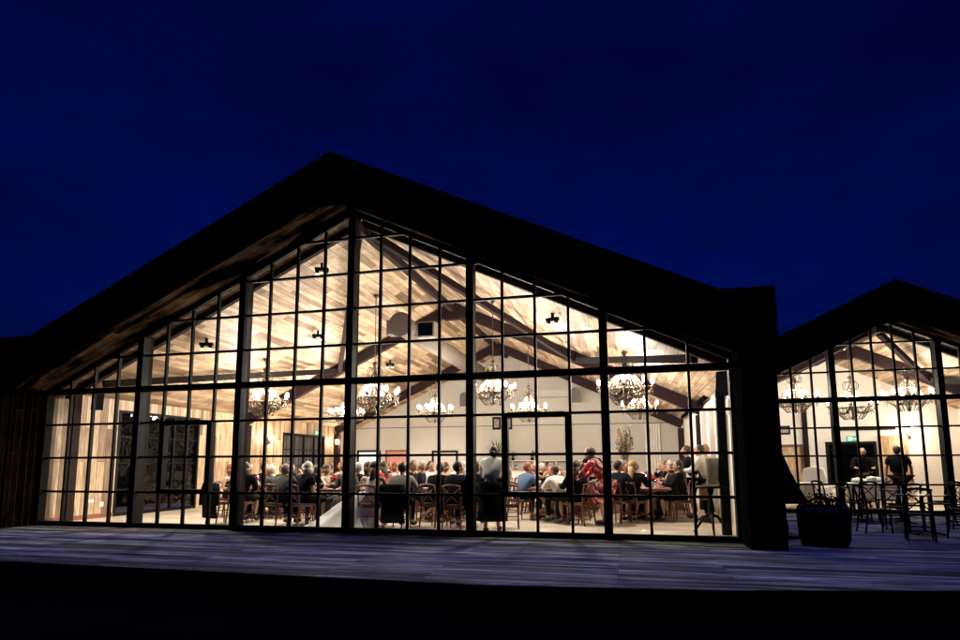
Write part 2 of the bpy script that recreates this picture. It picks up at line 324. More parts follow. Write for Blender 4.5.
# ------------------------------------------------------------------ the halls
def hall(root, W, apex, posts, panes, depth, y_fas=-1.12, peak_w=.35, sashes=(), par_z=None, ext=(0, 0), left_open=(), back='plaster', trusses=(), shift=0):
    """root at the hall's front left corner on the ground; local x across, y into the hall"""
    rx = W/2+shift
    def zc(x): return apex-SL*abs(x-rx)
    ez = min(zc(0), zc(W))
    # glazed front: one part per bay, posts between
    for i in range(len(posts)-1):
        a, b = posts[i], posts[i+1]
        n = max(1, round((b-a)/panes))
        fr = MB(); bw = FACADE_BARS
        xs = [a+(b-a)*k/n for k in range(n+1)]
        for x in xs[1:-1]: fr.box(x-bw/2, x+bw/2, -.03, .04, .1, zc(x)-.03)
        fr.box(a, b, -.05, .06, 0, .1)
        fr.box(a, a+.02, -.02, .03, .05, zc(a)-.05); fr.box(b-.02, b, -.02, .03, .05, zc(b)-.05)
        r = 1
        while r*ROW < max(zc(a), zc(b)) or r == 4:
            z = r*ROW; x0, x1 = a, b
            if z > zc(a): x0 = rx-(apex-z)/SL
            if z > zc(b): x1 = rx+(apex-z)/SL
            if a < rx < b: x0 = max(a, rx-(apex-z)/SL); x1 = min(b, rx+(apex-z)/SL)
            if x1 > x0+.05 and z < apex:
                if r == 4: fr.box(x0, x1, -.06, .07, z-.065, z+.065)
                else: fr.box(x0, x1, -.026, .036, z-bw/2, z+bw/2)
            r += 1
        pts = [a]+([rx] if a < rx < b else [])+[b]
        for p, q in zip(pts, pts[1:]): fr.beam((p, 0, zc(p)-.05), (q, 0, zc(q)-.05), .09, .09)
        bay = fr.build('window_bay', 'black', root)
        gl = MB(); poly = [(a, .1), (b, .1), (b, zc(b)-.03)]+([(rx, zc(rx)-.03)] if a < rx < b else [])+[(a, zc(a)-.03)]
        gl.add([(x, .005, z) for x, z in poly], [tuple(range(len(poly)))]); gl.build('glass', 'glass', bay)
        for bi, k0, k1, r0, r1 in sashes:
            if bi != i: continue
            s = MB(); x0, x1, z0, z1 = xs[k0], xs[k1], r0*ROW, r1*ROW; t = .1
            s.box(x0-.02, x0+t, -.07, .08, z0, z1); s.box(x1-t, x1+.02, -.07, .08, z0, z1)
            s.box(x0+t, x1-t, -.07, .08, z0-.03, z0+t-.03); s.box(x0+t, x1-t, -.07, .08, z1-t+.03, z1+.03)
            sa = s.build('opening_sash', 'black', bay)
            h = MB(); h.box((x0+x1)/2-.1, (x0+x1)/2+.1, .08, .11, z0+.03, z0+.06); h.build('handle', 'bronze', sa)
    for x in posts:
        p = MB(); wdt = .15 if 0 < x < W else .1
        zt = zc(x)-.02
        p.box(x-wdt/2, x+wdt/2, -.09, .1, 0, zt); p.build('post', 'black', root)
        if 0.5 < x < W-.5:
            c = MB(); c.box(x-.05, x+.05, .105, .24, 0, zc(x)-.02); c.box(x-.08, x+.08, .104, .27, 0, .03)
            c.build('inner_column', 'column', root)
    # ceiling sheets inside, soffit sheets outside, roof slabs above, fascia
    th = .76
    for sgn, xa, xb in ((-1, 0, rx), (1, rx, W)):
        c = MB(); poly = [(xa, zc(xa)+.0), (xb, zc(xb)+.0), (xb, zc(xb)+.03), (xa, zc(xa)+.03)]
        c.prism(poly, .05, depth); c.build('ceiling', 'ceiling', root)
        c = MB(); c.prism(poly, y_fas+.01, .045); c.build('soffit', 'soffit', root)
        xo = xa-(.35 if sgn < 0 else 0); xp = xb+(.16 if sgn > 0 else 0)
        c = MB(); c.prism([(xo, zc(xo)+.034), (xp, zc(xp)+.034), (xp, zc(xp)+th), (xo, zc(xo)+th)], y_fas+.01, depth+.3)
        c.build('roof', 'roofing', root)
    pz = par_z or ez+.6
    drop = .2; zb = lambda x: min(zc(x)-drop, apex-.36)
    tops = []; bots = []
    xs = [-ext[0], 0, rx-(apex+th-pz)/SL, rx-peak_w, rx, rx+peak_w, rx+(apex+th-pz)/SL, W, W+ext[1]]
    xs = sorted(x for x in set(xs) if -ext[0] <= x <= W+ext[1])
    f = MB()
    for p, q in zip(xs, xs[1:]):
        zt = lambda x: max(apex+th-SL*abs(x-rx), pz)
        zbb = lambda x: max(zb(x), ez-drop)
        f.prism([(p, zbb(p)), (q, zbb(q)), (q, zt(q)), (p, zt(p))], y_fas-.04, y_fas)
    fo = f.build('fascia', 'fascia', root)
    # shell: back wall with gable, side walls
    bw = MB(); bw.prism([(0, 0), (W, 0), (W, zc(W)), (rx, zc(rx)), (0, zc(0))], depth, depth+.2); bw.build('back_wall', back, root)
    lw = MB(); y = 0.11
    for (y0, y1, z0, z1) in left_open:
        lw.box(-.15, 0, y, y0, 0, ez); lw.box(-.15, 0, y0, y1, z1, ez)
        if z0 > 0: lw.box(-.15, 0, y0, y1, 0, z0)
        y = y1
    lw.box(-.15, 0, y, depth, 0, ez)
    lw.build('side_wall', 'wallwood' if left_open else 'white', root)
    rw = MB(); rw.box(W, W+.15, .11, depth, 0, ez); rw.build('side_wall', 'white', root)
    sk = MB(); sk.box(.0, .02, .11, left_open[0][0] if left_open else depth, 0.02, .13); sk.build('skirting', 'brown', root)
    # trusses
    for ty in trusses:
        big = ty > 2; hh = .34 if big else .15; ww = .2 if big else .12
        t = MB()
        for sg in (-1, 1):
            xe = 0.05 if sg < 0 else W-.05
            k = hh/2*math.sqrt(1+SL*SL)+.02
            t.beam((xe, ty, zc(xe)-k), (rx, ty, zc(rx)-k), ww, hh)
        tr = t.build('truss', 'darkwood', root)
        if big:
            gp = MB(); gp.box(rx-.28, rx+.28, ty-ww/2-.012, ty+ww/2+.012, apex-.62, apex-.2)
            for dx in (-.2, -.07, .07, .2):
                for dz in (-.5, -.32): gp.box(rx+dx-.02, rx+dx+.02, ty-ww/2-.03, ty-ww/2-.012, apex+dz-.02, apex+dz+.02)
            gp.build('gusset_plate', 'darkwood', tr)
            for xe in (.12, W-.12):
                c = MB(); c.box(xe-.11, xe+.11, ty-.12, ty+.12, 0, zc(xe)-.4); c.build('wall_column', 'darkwood', root)
    rb = MB(); rb.beam((rx, .12, apex-.26), (rx, depth, apex-.26), .14, .2); rb.build('ridge_beam', 'darkwood', root)
    if len(trusses) > 1:
        ty = trusses[1]
        for sg in (-1, 1):
            xm = rx+sg*.52*W/2
            b = MB(); b.beam((rx+sg*.15, .6, apex-.3), (xm, ty-.1, zc(xm)-.3), .13, .17); b.build('wind_brace', 'darkwood', root)
            xe = rx+sg*(W/2-.9)
            b = MB(); b.beam((xe, .6, zc(xe)-.2), (xm, ty-.1, zc(xm)-.3), .13, .17); b.build('wind_brace', 'column', root)
    return zc

H1 = thing('event_hall', 'large black gabled hall with fully glazed lit front, in the middle of the view', 'building', (0, 0, 0))
B = 2.57; W1 = 15.42
zc1 = hall(H1, W1, 6.72, [0, B, 2*B, 3*B, 4*B, 5*B, 5*B+2.23], B/4, 16.6, sashes=((1, 1, 3, 1, 3), (4, 1, 3, 1, 3)),
     par_z=4.16, ext=(6, .18), left_open=((2.05, 5.2, 0, 2.83), (10.0, 13.4, 0, 2.62)), trusses=(.42, 7.5, 14.4))
H2 = thing('event_hall', 'smaller black gabled hall with lit glazed front set back at the right', 'building', (15.6, 6.98, 0))
zc2 = hall(H2, 8.9, 5.27, [0, .57, 3.14, 5.71, 8.28, 8.9], B/5, 6.2, back='white', peak_w=.45, par_z=3.3, trusses=(.5, 3.2))
f = MB(); f.box(0, W1, 0.02, 16.6, .001, .02); tag(f.build('floor', 'floor'), kind='structure')
f = MB(); f.box(15.6, 24.5, 7.25, 13.18, .001, .02); tag(f.build('floor', 'floor'), kind='structure')

# piers at the ends of the main front
p = MB(); p.box(15.06, 15.6, -.9, -.1, 0, 4.15); p.build('pier', 'fascia', H1)
p = MB(); p.box(15.085, 15.42, -.1, .1, 0, 3.2); p.build('front_return', 'fascia', H1)
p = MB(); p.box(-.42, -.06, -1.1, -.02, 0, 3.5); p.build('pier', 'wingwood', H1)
p = MB(); p.box(-6, -.43, -.6, .2, 0, 4.1); p.build('side_wing', 'fascia', H1)
p = MB(); p.box(.34, .48, .25, .45, 0, 3.1); p.build('inner_column', 'darkwood', H1)
p = MB(); p.box(14.9, 15.06, .9, 1.08, 0, 2.75); p.build('inner_column', 'black', H1)

# left wall windows
for y0, y1, z1, blind, n in ((2.05, 5.2, 2.83, False, 3), (10.0, 13.4, 2.62, True, 4)):
    m = MB(); t = .07
    m.box(-.12, .02, y0, y0+t, 0, z1); m.box(-.12, .02, y1-t, y1, 0, z1); m.box(-.12, .02, y0+t, y1-t, z1-t, z1); m.box(-.12, .02, y0+t, y1-t, 0, .1)
    for k in range(1, n): yy = y0+(y1-y0)*k/n; m.box(-.09, -.01, yy-.035, yy+.035, .1, z1-t)
    for k in range(1, 4): zz = z1*k/4; m.box(-.085, -.02, y0+t, y1-t, zz-.015, zz+.015)
    fo = m.build('window', 'black', H1)
    gl = MB(); gl.add([(-.05, y0, .05), (-.05, y1, .05), (-.05, y1, z1), (-.05, y0, z1)], [(0, 1, 2, 3)]); gl.build('pane', 'glass', fo)
    if blind:
        for k in range(11):
            yy = y0+.12+(y1-y0-.24)*k/10
            b = MB(); b.box(-.2, -.185, yy-.13, yy+.13, .1, z1-.1); b.build('blind_slat', 'curtain', fo)
# doors and openings on the back wall (y = 16.6)
def wall_door(x0, x1, z1, leafmat, framemat, label=None, y=16.6, root=H1):
    m = MB(); t = .1
    m.box(x0-t, x0, y-.05, y, 0.02, z1+t); m.box(x1, x1+t, y-.05, y, 0.02, z1+t); m.box(x0, x1, y-.05, y, z1, z1+t)
    fr = m.build('door', framemat, root)
    l = MB(); l.box(x0, x1, y-.025, y-.004, .02, z1); l.build('door_leaf', leafmat, fr)
    h = MB(); h.tube([(x1-.1, y-.03, 1), (x1-.1, y-.08, 1), (x1-.22, y-.08, 1)], .012, 6); h.build('handle', 'bronze', fr)
    if label: fr['label'] = label
wall_door(.2, 1.25, 1.95, 'bluelit', 'column', 'glazed door showing pale bluish light')
wall_door(1.7, 2.75, 1.95, 'c_pink', 'brown', 'brown framed door')
wall_door(4.1, 5.2, 1.9, 'plaster', 'column', 'grey framed door')
# brown door in the right wall, near the glass
m = MB(); m.box(W1-.04, W1, .95, 1.02, .02, 1.98); m.box(W1-.04, W1, 1.98, 2.05, .02, 1.98); m.box(W1-.04, W1, .95, 2.05, 1.98, 2.05); fr = m.build('door', 'brown', H1)
m = MB(); m.box(W1-.03, W1-.003, 1.02, 1.98, .02, 1.98); m.build('door_leaf', 'brown', fr)
m = MB(); m.tube([(W1-.03, 1.1, 1), (W1-.08, 1.1, 1), (W1-.08, 1.22, 1)], .012, 6); m.build('handle', 'bronze', fr)
for yy in (3.1, 5.3, 7.0): m = MB(); m.box(W1-.14, W1, yy, yy+.18, .02, 2.9); m.build('wall_pilaster', 'white', H1)
# wall beam and fluted pilasters on the back wall
m = MB(); m.box(8.9, 11.0, 16.2, 16.6, 4.4, 4.75); m.build('bulkhead', 'plaster', H1)
m = MB(); m.box(0, W1, 16.57, 16.6, 3.12, 3.145); m.build('picture_rail', 'column', H1)
for xx in (14.0,):
    m = MB()
    for k in range(6): m.tube([(xx+k*.11, 16.53, .02), (xx+k*.11, 16.53, 3.1)], .05, 8)
    m.build('fluted_pilaster', 'white', H1)

# ------------------------------------------------------------------ lighting fittings
def pl(loc, e, r=.12, col=(1, .92, .8), parent=None):
    l = bpy.data.lights.new('lamp_light', 'POINT'); l.energy = e; l.color = col; l.shadow_soft_size = r
    o = bpy.data.objects.new('lamp_light', l); C.objects.link(o); o.location = loc
    if parent: o.parent = parent
    return o
def make_chandelier(n=8, rad=.5):
    root = thing('chandelier', 'x', 'chandelier')
    # origin at the height of the bulbs
    m = MB(); m.lathe([(.005, .66), (.06, .62), (.03, .56), (.02, .45), (.05, .4), (.09, .34), (.03, .28), (.02, .1), (.05, .02), (.09, -.06), (.05, -.16), (.02, -.3), (.05, -.36), (.005, -.42)], n=12)
    m.build('stem', 'bronze', root, True)
    m = MB()
    for k in range(6):
        a = 2*PI*k/6; ca, sa = math.cos(a), math.sin(a)
        m.tube([(ca*r_, sa*r_, z_) for r_, z_ in ((.03, .5), (.12, .52), (.17, .44), (.15, .34), (.06, .3))], .01, 5)
    m.build('crown', 'bronze', root, True)
    for k in range(n):
        a = 2*PI*k/n+.2; ca, sa = math.cos(a), math.sin(a)
        m = MB(); m.tube([(ca*r_, sa*r_, z_) for r_, z_ in ((.05, -.1), (.15, -.24), (.3, -.25), (.42, -.17), (rad, -.07))], .012, 6)
        m.lathe([(.01, -.09), (.05, -.06), (.045, -.05), (.018, -.045), (.016, .0), (.005, .002)], (ca*rad, sa*rad, 0), 8)
        arm = m.build('arm', 'bronze', root, True)
        m = MB(); m.ball((ca*rad, sa*rad, .045), (.036, .036, .062), 8, 6); m.build('bulb', 'bulb', arm, True)
    m = MB()
    def strand(f, nb, rb=.013, closed=0):
        P, Q = [], []
        for j in range(nb*2+1): P.append(f(j/(nb*2))); Q.append(rb if j % 2 else .003)
        m.tube(P, Q, 5)
    for k in range(20):
        a = 2*PI*k/20; ca, sa = math.cos(a), math.sin(a)
        strand(lambda t: ((.1+.24*math.sin(PI*(t*.78+.12)))*ca, (.1+.24*math.sin(PI*(t*.78+.12)))*sa, .16-.56*t), 11)
    for k in range(n):
        a = 2*PI*k/n+.2; a2 = 2*PI*(k+1)/n+.2
        strand(lambda t: ((math.cos(a)*(1-t)+math.cos(a2)*t)*rad*.97, (math.sin(a)*(1-t)+math.sin(a2)*t)*rad*.97, -.09-.14*math.sin(PI*t)), 8, .011)
        strand(lambda t: (math.cos(a)*rad, math.sin(a)*rad, -.09-.17*t), 4, .012)
        strand(lambda t: (math.cos(a)*(.06+(rad-.06)*t), math.sin(a)*(.06+(rad-.06)*t), .36-.42*t-.12*math.sin(PI*t)), 9, .01)
    m.lathe([(.19, .165), (.2, .155), (.19, .15)], n=20); m.lathe([(.33, -.1), (.345, -.11), (.33, -.12)], n=24)
    m.build('crystals', 'crystal', root, True)
    return root
chand = make_chandelier()
def hang(x, y, z, zceil, label, e, group='lit chandeliers', rz=0, k=1.15):
    o = place(chand, USED, (x, y, z), rz, label, 'chandelier', group, k)
    h = (zceil-z)/k
    m = MB(); m.tube([(0, 0, .62), (0, 0, h-.02)], .009, 6); m.lathe([(.06, h-.02), (.05, h-.06), (.01, h-.1)], n=10)
    m.build('rod', 'bronze', o)
    pl((0, 0, .14), e, .3, parent=o)
G1 = [(2.95, 4.2, 3.30, 'crystal chandelier furthest left, just right of the second glass post from the left'),
      (6.45, 4.1, 3.32, 'crystal chandelier just right of the middle ridge post, nearer the glass of two there'),
      (9.82, 4.1, 3.34, 'crystal chandelier just right of the fourth glass post, above the standing waitress'),
      (13.21, 3.9, 3.30, 'big crystal chandelier closest to the right end of the main hall'),
      (3.95, 7.5, 3.12, 'crystal chandelier half hidden by the middle ridge post'),
      (6.95, 8.0, 3.20, 'chandelier between the middle post and the fourth post, above the man in a dark suit'),
      (10.14, 8.0, 3.15, 'lower looking chandelier over the open window sash in the right half of the hall'),
      (13.62, 8.6, 3.20, 'rear chandelier behind the one closest to the right end of the main hall')]
for i, (x, y, z, lb) in enumerate(G1): hang(x, y, z, zc1(x), lb, 850, rz=i*.7, k=(1.35, 1.35, 1.15, 1.3, 1.15, 1.15, 1.15, 1.15)[i])
for i, (x, y, z, lb) in enumerate([(18.35, 9.3, 3.42, 'left chandelier of the small right hall, beside the dark pier'),
                (20.0, 9.5, 3.18, 'middle chandelier of the small right hall, above the exit sign'),
                (21.5, 9.4, 3.40, 'right chandelier of the small right hall, beside its thick post')]):
    hang(x, y, z, zc2(x-15.6), lb, 400, 'lit chandeliers', i, 1.3)
# wall sconces
def make_sconce():
    r = thing('wall_lamp', 'x', 'wall lamp')
    m = MB(); m.box(0, .03, -.06, .06, -.12, .12); m.tube([(.02, 0, -.05), (.1, 0, -.08), (.13, 0, -.02)], .012, 6); m.build('bracket', 'bronze', r)
    m = MB(); m.lathe([(.05, 0), (.075, .04), (.085, .14), (.06, .2), (.03, .22)], (.13, 0, 0), 12); m.build('shade', 'sconce', r, True)
    pl((.3, 0, .1), 75, .08, (1, .8, .58), parent=r); return r
sc = make_sconce()
for loc, rz, lb in [((.02, 9.0, 2.24), 0, 'glowing wall lamp on the boarded left wall, above the grey haired guest'),
                    ((.02, 14.3, 2.28), 0, 'glowing wall lamp on the boarded left wall, right of the blinds'),
                    ((22.9, 13.15, 2.3), -PI/2, 'bright wall lamp in the small right hall beside the plank door')]:
    place(sc, USED, loc, rz, lb, 'wall lamp', 'wall lamps')
for o in bpy.data.objects:
    pass
# ceiling spots
def make_spot():
    r = thing('ceiling_spotlight', 'x', 'spotlight')
    m = MB(); m.box(-.03, .03, -.03, .03, -.12, 0); m.box(-.16, .16, -.05, .05, -.2, -.12); m.build('housing', 'black', r)
    for dx in (-.1, .1):
        m = MB(); m.tube([(dx, 0, -.2), (dx, -.03, -.28)], .045, 10); h = m.build('lamp_head', 'black', r)
        m = MB(); m.tube([(dx, -.031, -.281), (dx, -.036, -.296)], .035, 10); m.build('lens', 'spotface', h)
    l = bpy.data.lights.new('spot_light', 'SPOT'); l.energy = 720; l.spot_size = R(125); l.spot_blend = .6; l.shadow_soft_size = .06; l.color = (1, .93, .82)
    o = bpy.data.objects.new('spot_light', l); C.objects.link(o); o.location = (0, -.02, -.33); o.parent = r
    return r
sp = make_spot()
for x, y, rz, lb in [(3.03, 1.5, .3, 'ceiling spotlight low on the left slope, nearest the left end'), (6.35, 1.16, .4, 'ceiling spotlight highest up, just left of the ridge post'),
                     (4.56, 4.3, .4, 'ceiling spotlight midway up the left slope, above the first chandelier'), (11.6, 2.6, -.4, 'ceiling spotlight on the right slope of the main hall'),
                     (4.6, 9.7, .2, 'ceiling spotlight right of the ridge post, below the round duct'), (4.45, 13.2, .2, 'ceiling spotlight furthest back, lower right of the round duct')]:
    place(sp, USED, (x, y, zc1(x)), rz, lb, 'spotlight', 'ceiling spotlights')
place(sp, USED, (19.45, 8.4, zc2(19.45-15.6)), .5, 'ceiling spotlight under the roof of the small right hall', 'spotlight', 'ceiling spotlights')

# duct
dr = thing('air_duct', 'round grey air duct under the ceiling, right of the ridge post', 'duct', (7.0, 4.6, 5.34))
m = MB(); m.tube([(0, 0, 0), (0, 10.9, 0)], .3, 28); m.build('pipe', 'duct', dr, True)
m = MB(); m.tube([(0, -.03, 0), (0, 0, 0)], .36, 28); m.build('end_cap', 'ductcap', dr)
for k in range(6):
    m = MB(); m.tube([(0, 1.5+k*1.7, 0), (0, 1.56+k*1.7, 0)], .315, 28); m.build('joint_ring', 'duct', dr, True)
m = MB(); m.box(.3, .85, .5, 1.2, -.3, .16); bx_ = m.build('grille_box', 'duct', dr)
m = MB(); m.box(.36, .8, .485, .5, -.26, .12); m.build('grille', 'void', bx_)
m = MB(); m.box(-.52, -.3, .2, .6, -.22, .2); m.build('side_box', 'ductcap', dr)

# speakers
def speaker(loc, rz, lb):
    r = thing('speaker', lb, 'speaker', loc, rz, 'speakers hung under the eaves')
    m = MB(); m.add([(-.13, -.12, -.24), (.13, -.12, -.24), (.1, .1, -.2), (-.1, .1, -.2), (-.13, -.02, .24), (.13, -.02, .24), (.1, .16, .2), (-.1, .16, .2)],
                    [(0, 1, 2, 3), (4, 5, 6, 7), (0, 1, 5, 4), (1, 2, 6, 5), (2, 3, 7, 6), (3, 0, 4, 7)]); m.build('cabinet', 'black', r)
    m = MB(); m.add([(-.11, -.124, -.21), (.11, -.124, -.21), (.11, -.036, .2), (-.11, -.036, .2)], [(0, 1, 2, 3)]); m.build('grille', 'lens', r)
    m = MB(); m.tube([(0, .08, .1), (0, .3, .2)], .015, 6); m.box(-.05, .05, .29, .31, .12, .28); m.build('bracket', 'black', r)
speaker((.62, .75, 2.93), .7, 'black speaker hung at the left end of the main hall')
speaker((15.02, .62, 2.82), -.5, 'black speaker hung at the right end of the main hall')
m = MB(); m.box(15.15, 15.3, 1.1, 1.4, 2.3, 2.6)
for k in range(6): m.box(15.14, 15.15, 1.12, 1.38, 2.32+k*.045, 2.345+k*.045)
tag(m.build('wall_vent', 'white'), 'small white louvred vent under the right speaker', 'vent')

# exit signs
def exit_sign(loc, rz, lb):
    r = thing('exit_sign', lb, 'exit sign', loc, rz, 'green exit signs')
    m = MB(); m.box(-.2, .2, -.03, 0, -.1, .1); m.build('panel', 'green', r)
    m = MB(); m.box(-.15, -.06, -.034, -.0305, -.07, .07); m.box(.0, .1, -.034, -.0305, -.012, .012)
    m.add([(.1, -.033, -.045), (.16, -.033, 0), (.1, -.033, .045)], [(0, 1, 2)])
    m.ball((-.02, -.03, .05), (.016, .006, .016), 6, 5); m.beam((-.02, -.032, .03), (-.03, -.032, -.02), .004, .022, (1, 0, 0)); m.beam((-.03, -.032, -.02), (-.0, -.032, -.065), .004, .014, (1, 0, 0))
    m.build('pictogram', 'signwhite', r)
exit_sign((.04, 12.6, 2.72), PI/2, 'small green exit sign above the blinds on the left wall')
exit_sign((21.1, 13.15, 2.2), 0, 'green exit sign above the dark doorway of the small right hall')

# framed pictures and dark wall lamps on the back wall
for x, lb in ((7.2, 'black framed picture on the back wall, left of the pair'), (7.75, 'black framed picture on the back wall, right of the pair')):
    r = thing('framed_picture', lb, 'picture', (x, 16.59, 3.25), 0, 'pictures on the back wall')
    m = MB(); m.box(-.2, .2, -.03, 0, -.3, .3); m.build('frame', 'black', r); m = MB(); m.box(-.12, .12, -.034, -.031, -.2, .2); m.build('print', 'frameart', r)
for x, lb in ((5.65, 'dark arched wall fitting left of the bulkhead'), (10.95, 'dark arched wall fitting at the right end of the bulkhead')):
    m = MB(); pts = [(-.22, -.35), (.22, -.35)]+[(.22*math.cos(a), .1+.22*math.sin(a)) for a in [PI*k/8 for k in range(9)]]
    m.prism(pts, -.14, 0); o = m.build('wall_fitting', 'curtain'); o.location = (x, 16.59 if x < 9 else 16.19, 4.45); tag(o, lb, 'wall fitting', 'arched fittings')

# ------------------------------------------------------------------ furniture
def make_crossback(mat='chairwood', pad='cushion'):
    r = thing('crossback_chair', 'x', 'chair')
    m = MB(); m.box(-.21, .21, -.2, .21, .43, .46); m.build('seat', mat, r, bevel=.008)
    if pad:
        m = MB(); m.box(-.19, .19, -.18, .19, .461, .49); m.build('seat_pad', pad, r, bevel=.012)
    for sx in (-1, 1):
        m = MB(); m.tube([(sx*.19, .18, .43), (sx*.2, .2, 0)], [.019, .015], 8); m.build('leg', mat, r, True)
        m = MB(); m.tube([(sx*.2, -.27, 0), (sx*.19, -.2, .43), (sx*.19, -.23, .7), (sx*.18, -.27, .88)], [.016, .02, .018, .016], 8); m.build('leg', mat, r, True)
    m = MB(); m.tube([(-.2, -.27, .87), (-.1, -.3, .89), (0, -.31, .9), (.1, -.3, .89), (.2, -.27, .87)], .024, 8)
    m.build('back_frame', mat, r, True)
    m = MB(); m.tube([(-.18, -.21, .5), (.18, -.21, .5)], .014, 6); m.build('lower_rail', mat, r, True)
    m = MB()
    for s in (-1, 1): m.tube([(s*.17, -.26, .84), (0, -.262+s*.008, .68), (-s*.17, -.21, .51)], .011, 6)
    m.build('back_cross', mat, r, True)
    m = MB(); m.tube([(-.19, .19, .22), (.19, .19, .22)], .011, 6); m.tube([(-.19, -.23, .25), (.19, -.23, .25)], .011, 6)
    for sx in (-1, 1): m.tube([(sx*.195, .19, .19), (sx*.195, -.24, .19)], .011, 6)
    m.build('stretcher', mat, r, True)
    return r
chairP = make_crossback()
def chair(x, y, rz, lb, grp='cross-back chairs around the long tables'):
    return place(chairP, USED, (x, y, .02), rz, lb, 'chair', grp)
TABLEW = .92
def make_table(L=2.4):
    r = thing('trestle_table', 'x', 'table')
    m = MB(); m.box(-TABLEW/2, TABLEW/2, 0, L-.02, .71, .755); m.build('tabletop', 'tablewood', r, bevel=.006)
    for yy in (.3, L-.3):
        m = MB()
        for s in (-1, 1): m.beam((s*.42, yy+s*.003, .03), (-s*.36, yy+s*.003, .68), .07, .075, (0, 1, 0))
        m.beam((0, yy-.075, .03), (0, yy-.075, .7), .09, .05, (0, 1, 0)); m.box(-.4, .4, yy-.05, yy+.05, .675, .71)
        m.box(-.46, .46, yy-.05, yy+.05, .0, .035)
        m.build('trestle', 'palewood', r)
    m = MB(); m.box(-.03, .03, .35, L-.35, .3, .38); m.build('stretcher', 'palewood', r)
    return r
tableP = make_table()
TN = ['leftmost', 'second', 'middle', 'fourth', 'rightmost']
TX = [3.9, 6.3, 8.8, 11.35, 13.7]; TY = [1.95, 1.8, 2.1, 2.95, 3.25]
ORD = ['nearest', 'second', 'third', 'fourth', 'fifth', 'sixth', 'seventh', 'eighth', 'ninth', 'tenth', 'eleventh']
for i, (x, y) in enumerate(zip(TX, TY)):
    for k in range(3):
        place(tableP, USED, (x, y+2.42*k, .02), 0, f'long wooden trestle table, {ORD[k]} to the glass in the {TN[i]} row', 'table', 'long trestle tables')

# tableware prototypes
def make_goblet():
    m = MB(); m.lathe([(.032, 0), (.03, .004), (.005, .008), (.004, .08), (.02, .095), (.036, .13), (.034, .18), (.031, .182), (.032, .13), (.003, .1)], n=10)
    return m.build('wine_glass', 'goblet', None, True)
def make_plate():
    m = MB(); m.lathe([(.07, 0), (.125, .015), (.125, .019), (.08, .006), (.001, .006)], n=20); return m.build('plate', 'porcelain', None, True)
def make_bottle():
    r = thing('wine_bottle', 'x', 'bottle'); m = MB(); m.lathe([(.037, 0), (.038, .18), (.03, .21), (.014, .24), (.013, .29), (.015, .3), (.001, .301)], n=12); m.build('glass_body', 'bottle', r, True)
    m = MB(); m.lathe([(.0385, .06), (.0388, .061), (.0388, .13), (.0385, .131)], n=12); m.build('paper_label', 'c_cream', r, True); return r
def make_candle():
    r = thing('candle', 'x', 'candle'); m = MB(); m.lathe([(.035, 0), (.035, .01), (.012, .02), (.012, .05), (.02, .055), (.001, .056)], n=10); m.build('holder', 'bronze', r, True)
    m = MB(); m.lathe([(.01, .05), (.01, .26), (.001, .262)], n=8); m.build('wax', 'candle', r, True)
    m = MB(); m.lathe([(.001, .262), (.006, .275), (.001, .3)], n=6); m.build('flame', 'bulb', r, True); return r
def make_flowers(seed=1, mat='redflower'):
    r = thing('flower_vase', 'x', 'flowers'); rn = random.Random(seed)
    m = MB(); m.lathe([(.04, 0), (.06, .06), (.045, .12), (.05, .14), (.04, .135), (.03, .1)], n=12); m.build('vase', 'porcelain', r, True)
    m = MB(); fl = MB()
    for k in range(34):
        a = rn.random()*2*PI; t = rn.random()*1.1; l = .1+rn.random()*.1
        p = Vector((math.cos(a)*math.sin(t)*l, math.sin(a)*math.sin(t)*l, .15+math.cos(t)*l))
        m.tube([(0, 0, .1), p], .003, 4)
        q = Vector((rn.uniform(-.04, .04), rn.uniform(-.04, .04), rn.uniform(-.02, .04)))
        m.add([p, p+q, p+q*1.6+Vector((.01, .01, 0)), p+q+Vector((.02, -.02, 0))], [(0, 1, 2, 3)])
        if k % 2: fl.ball(p, rn.uniform(.018, .034), 7, 5)
    m.build('foliage', 'leaf', r); fl.build('blooms', mat, r, True); return r
def make_napkin():
    m = MB(); m.loft([((0, 0, 0), (.07, 0, 0), (0, .05, 0)), ((0, 0, .02), (.06, 0, 0), (0, .045, 0)), ((.005, 0, .07), (.03, .01, 0), (0, .012, 0)), ((.0, 0, .13), (.06, .01, 0), (0, .03, 0))], 8)
    return m.build('napkin', 'redcloth', None, True)
gobP, plaP, botP, canP, flP, napP = make_goblet(), make_plate(), make_bottle(), make_candle(), make_flowers(), make_napkin()
rn = random.Random(11)
for i, (x, y) in enumerate(zip(TX, TY)):
    TT = .776
    for k in range(5):
        yy = y+.35+k*1.15
        for s, sd in ((-1, 'left'), (1, 'right')):
            place(plaP, USED, (x+s*.28, yy, TT), 0, f'white plate, {ORD[k]} on the {sd} side of the {TN[i]} table row', 'plate', 'plates on the long tables')
            place(gobP, USED, (x+s*.17+rn.uniform(-.03, .03), yy+.2, TT), 0, f'stemmed wine glass, {ORD[k]} on the {sd} side of the {TN[i]} table row', 'glass', 'wine glasses on the long tables')
            if k < 3: place(napP, USED, (x+s*.3, yy+.33, TT), rn.random()*3, f'folded red napkin, {ORD[k]} on the {sd} side of the {TN[i]} table row', 'napkin', 'red napkins')
        if k % 2 == 0:
            place(flP, USED, (x+rn.uniform(-.05, .05), yy+.1, TT), rn.random()*6, f'red flowers in a small white vase, {ORD[k//2]} along the {TN[i]} table row', 'flowers', 'red table flowers')
            place(canP, USED, (x-.08, yy+.45, TT), 0, f'slim lit candle, {ORD[k//2]} along the {TN[i]} table row', 'candle', 'table candles')
        else:
            place(botP, USED, (x+.08, yy+.2, TT), 0, f'green wine bottle, {ORD[k//2]} along the {TN[i]} table row', 'bottle', 'wine bottles')

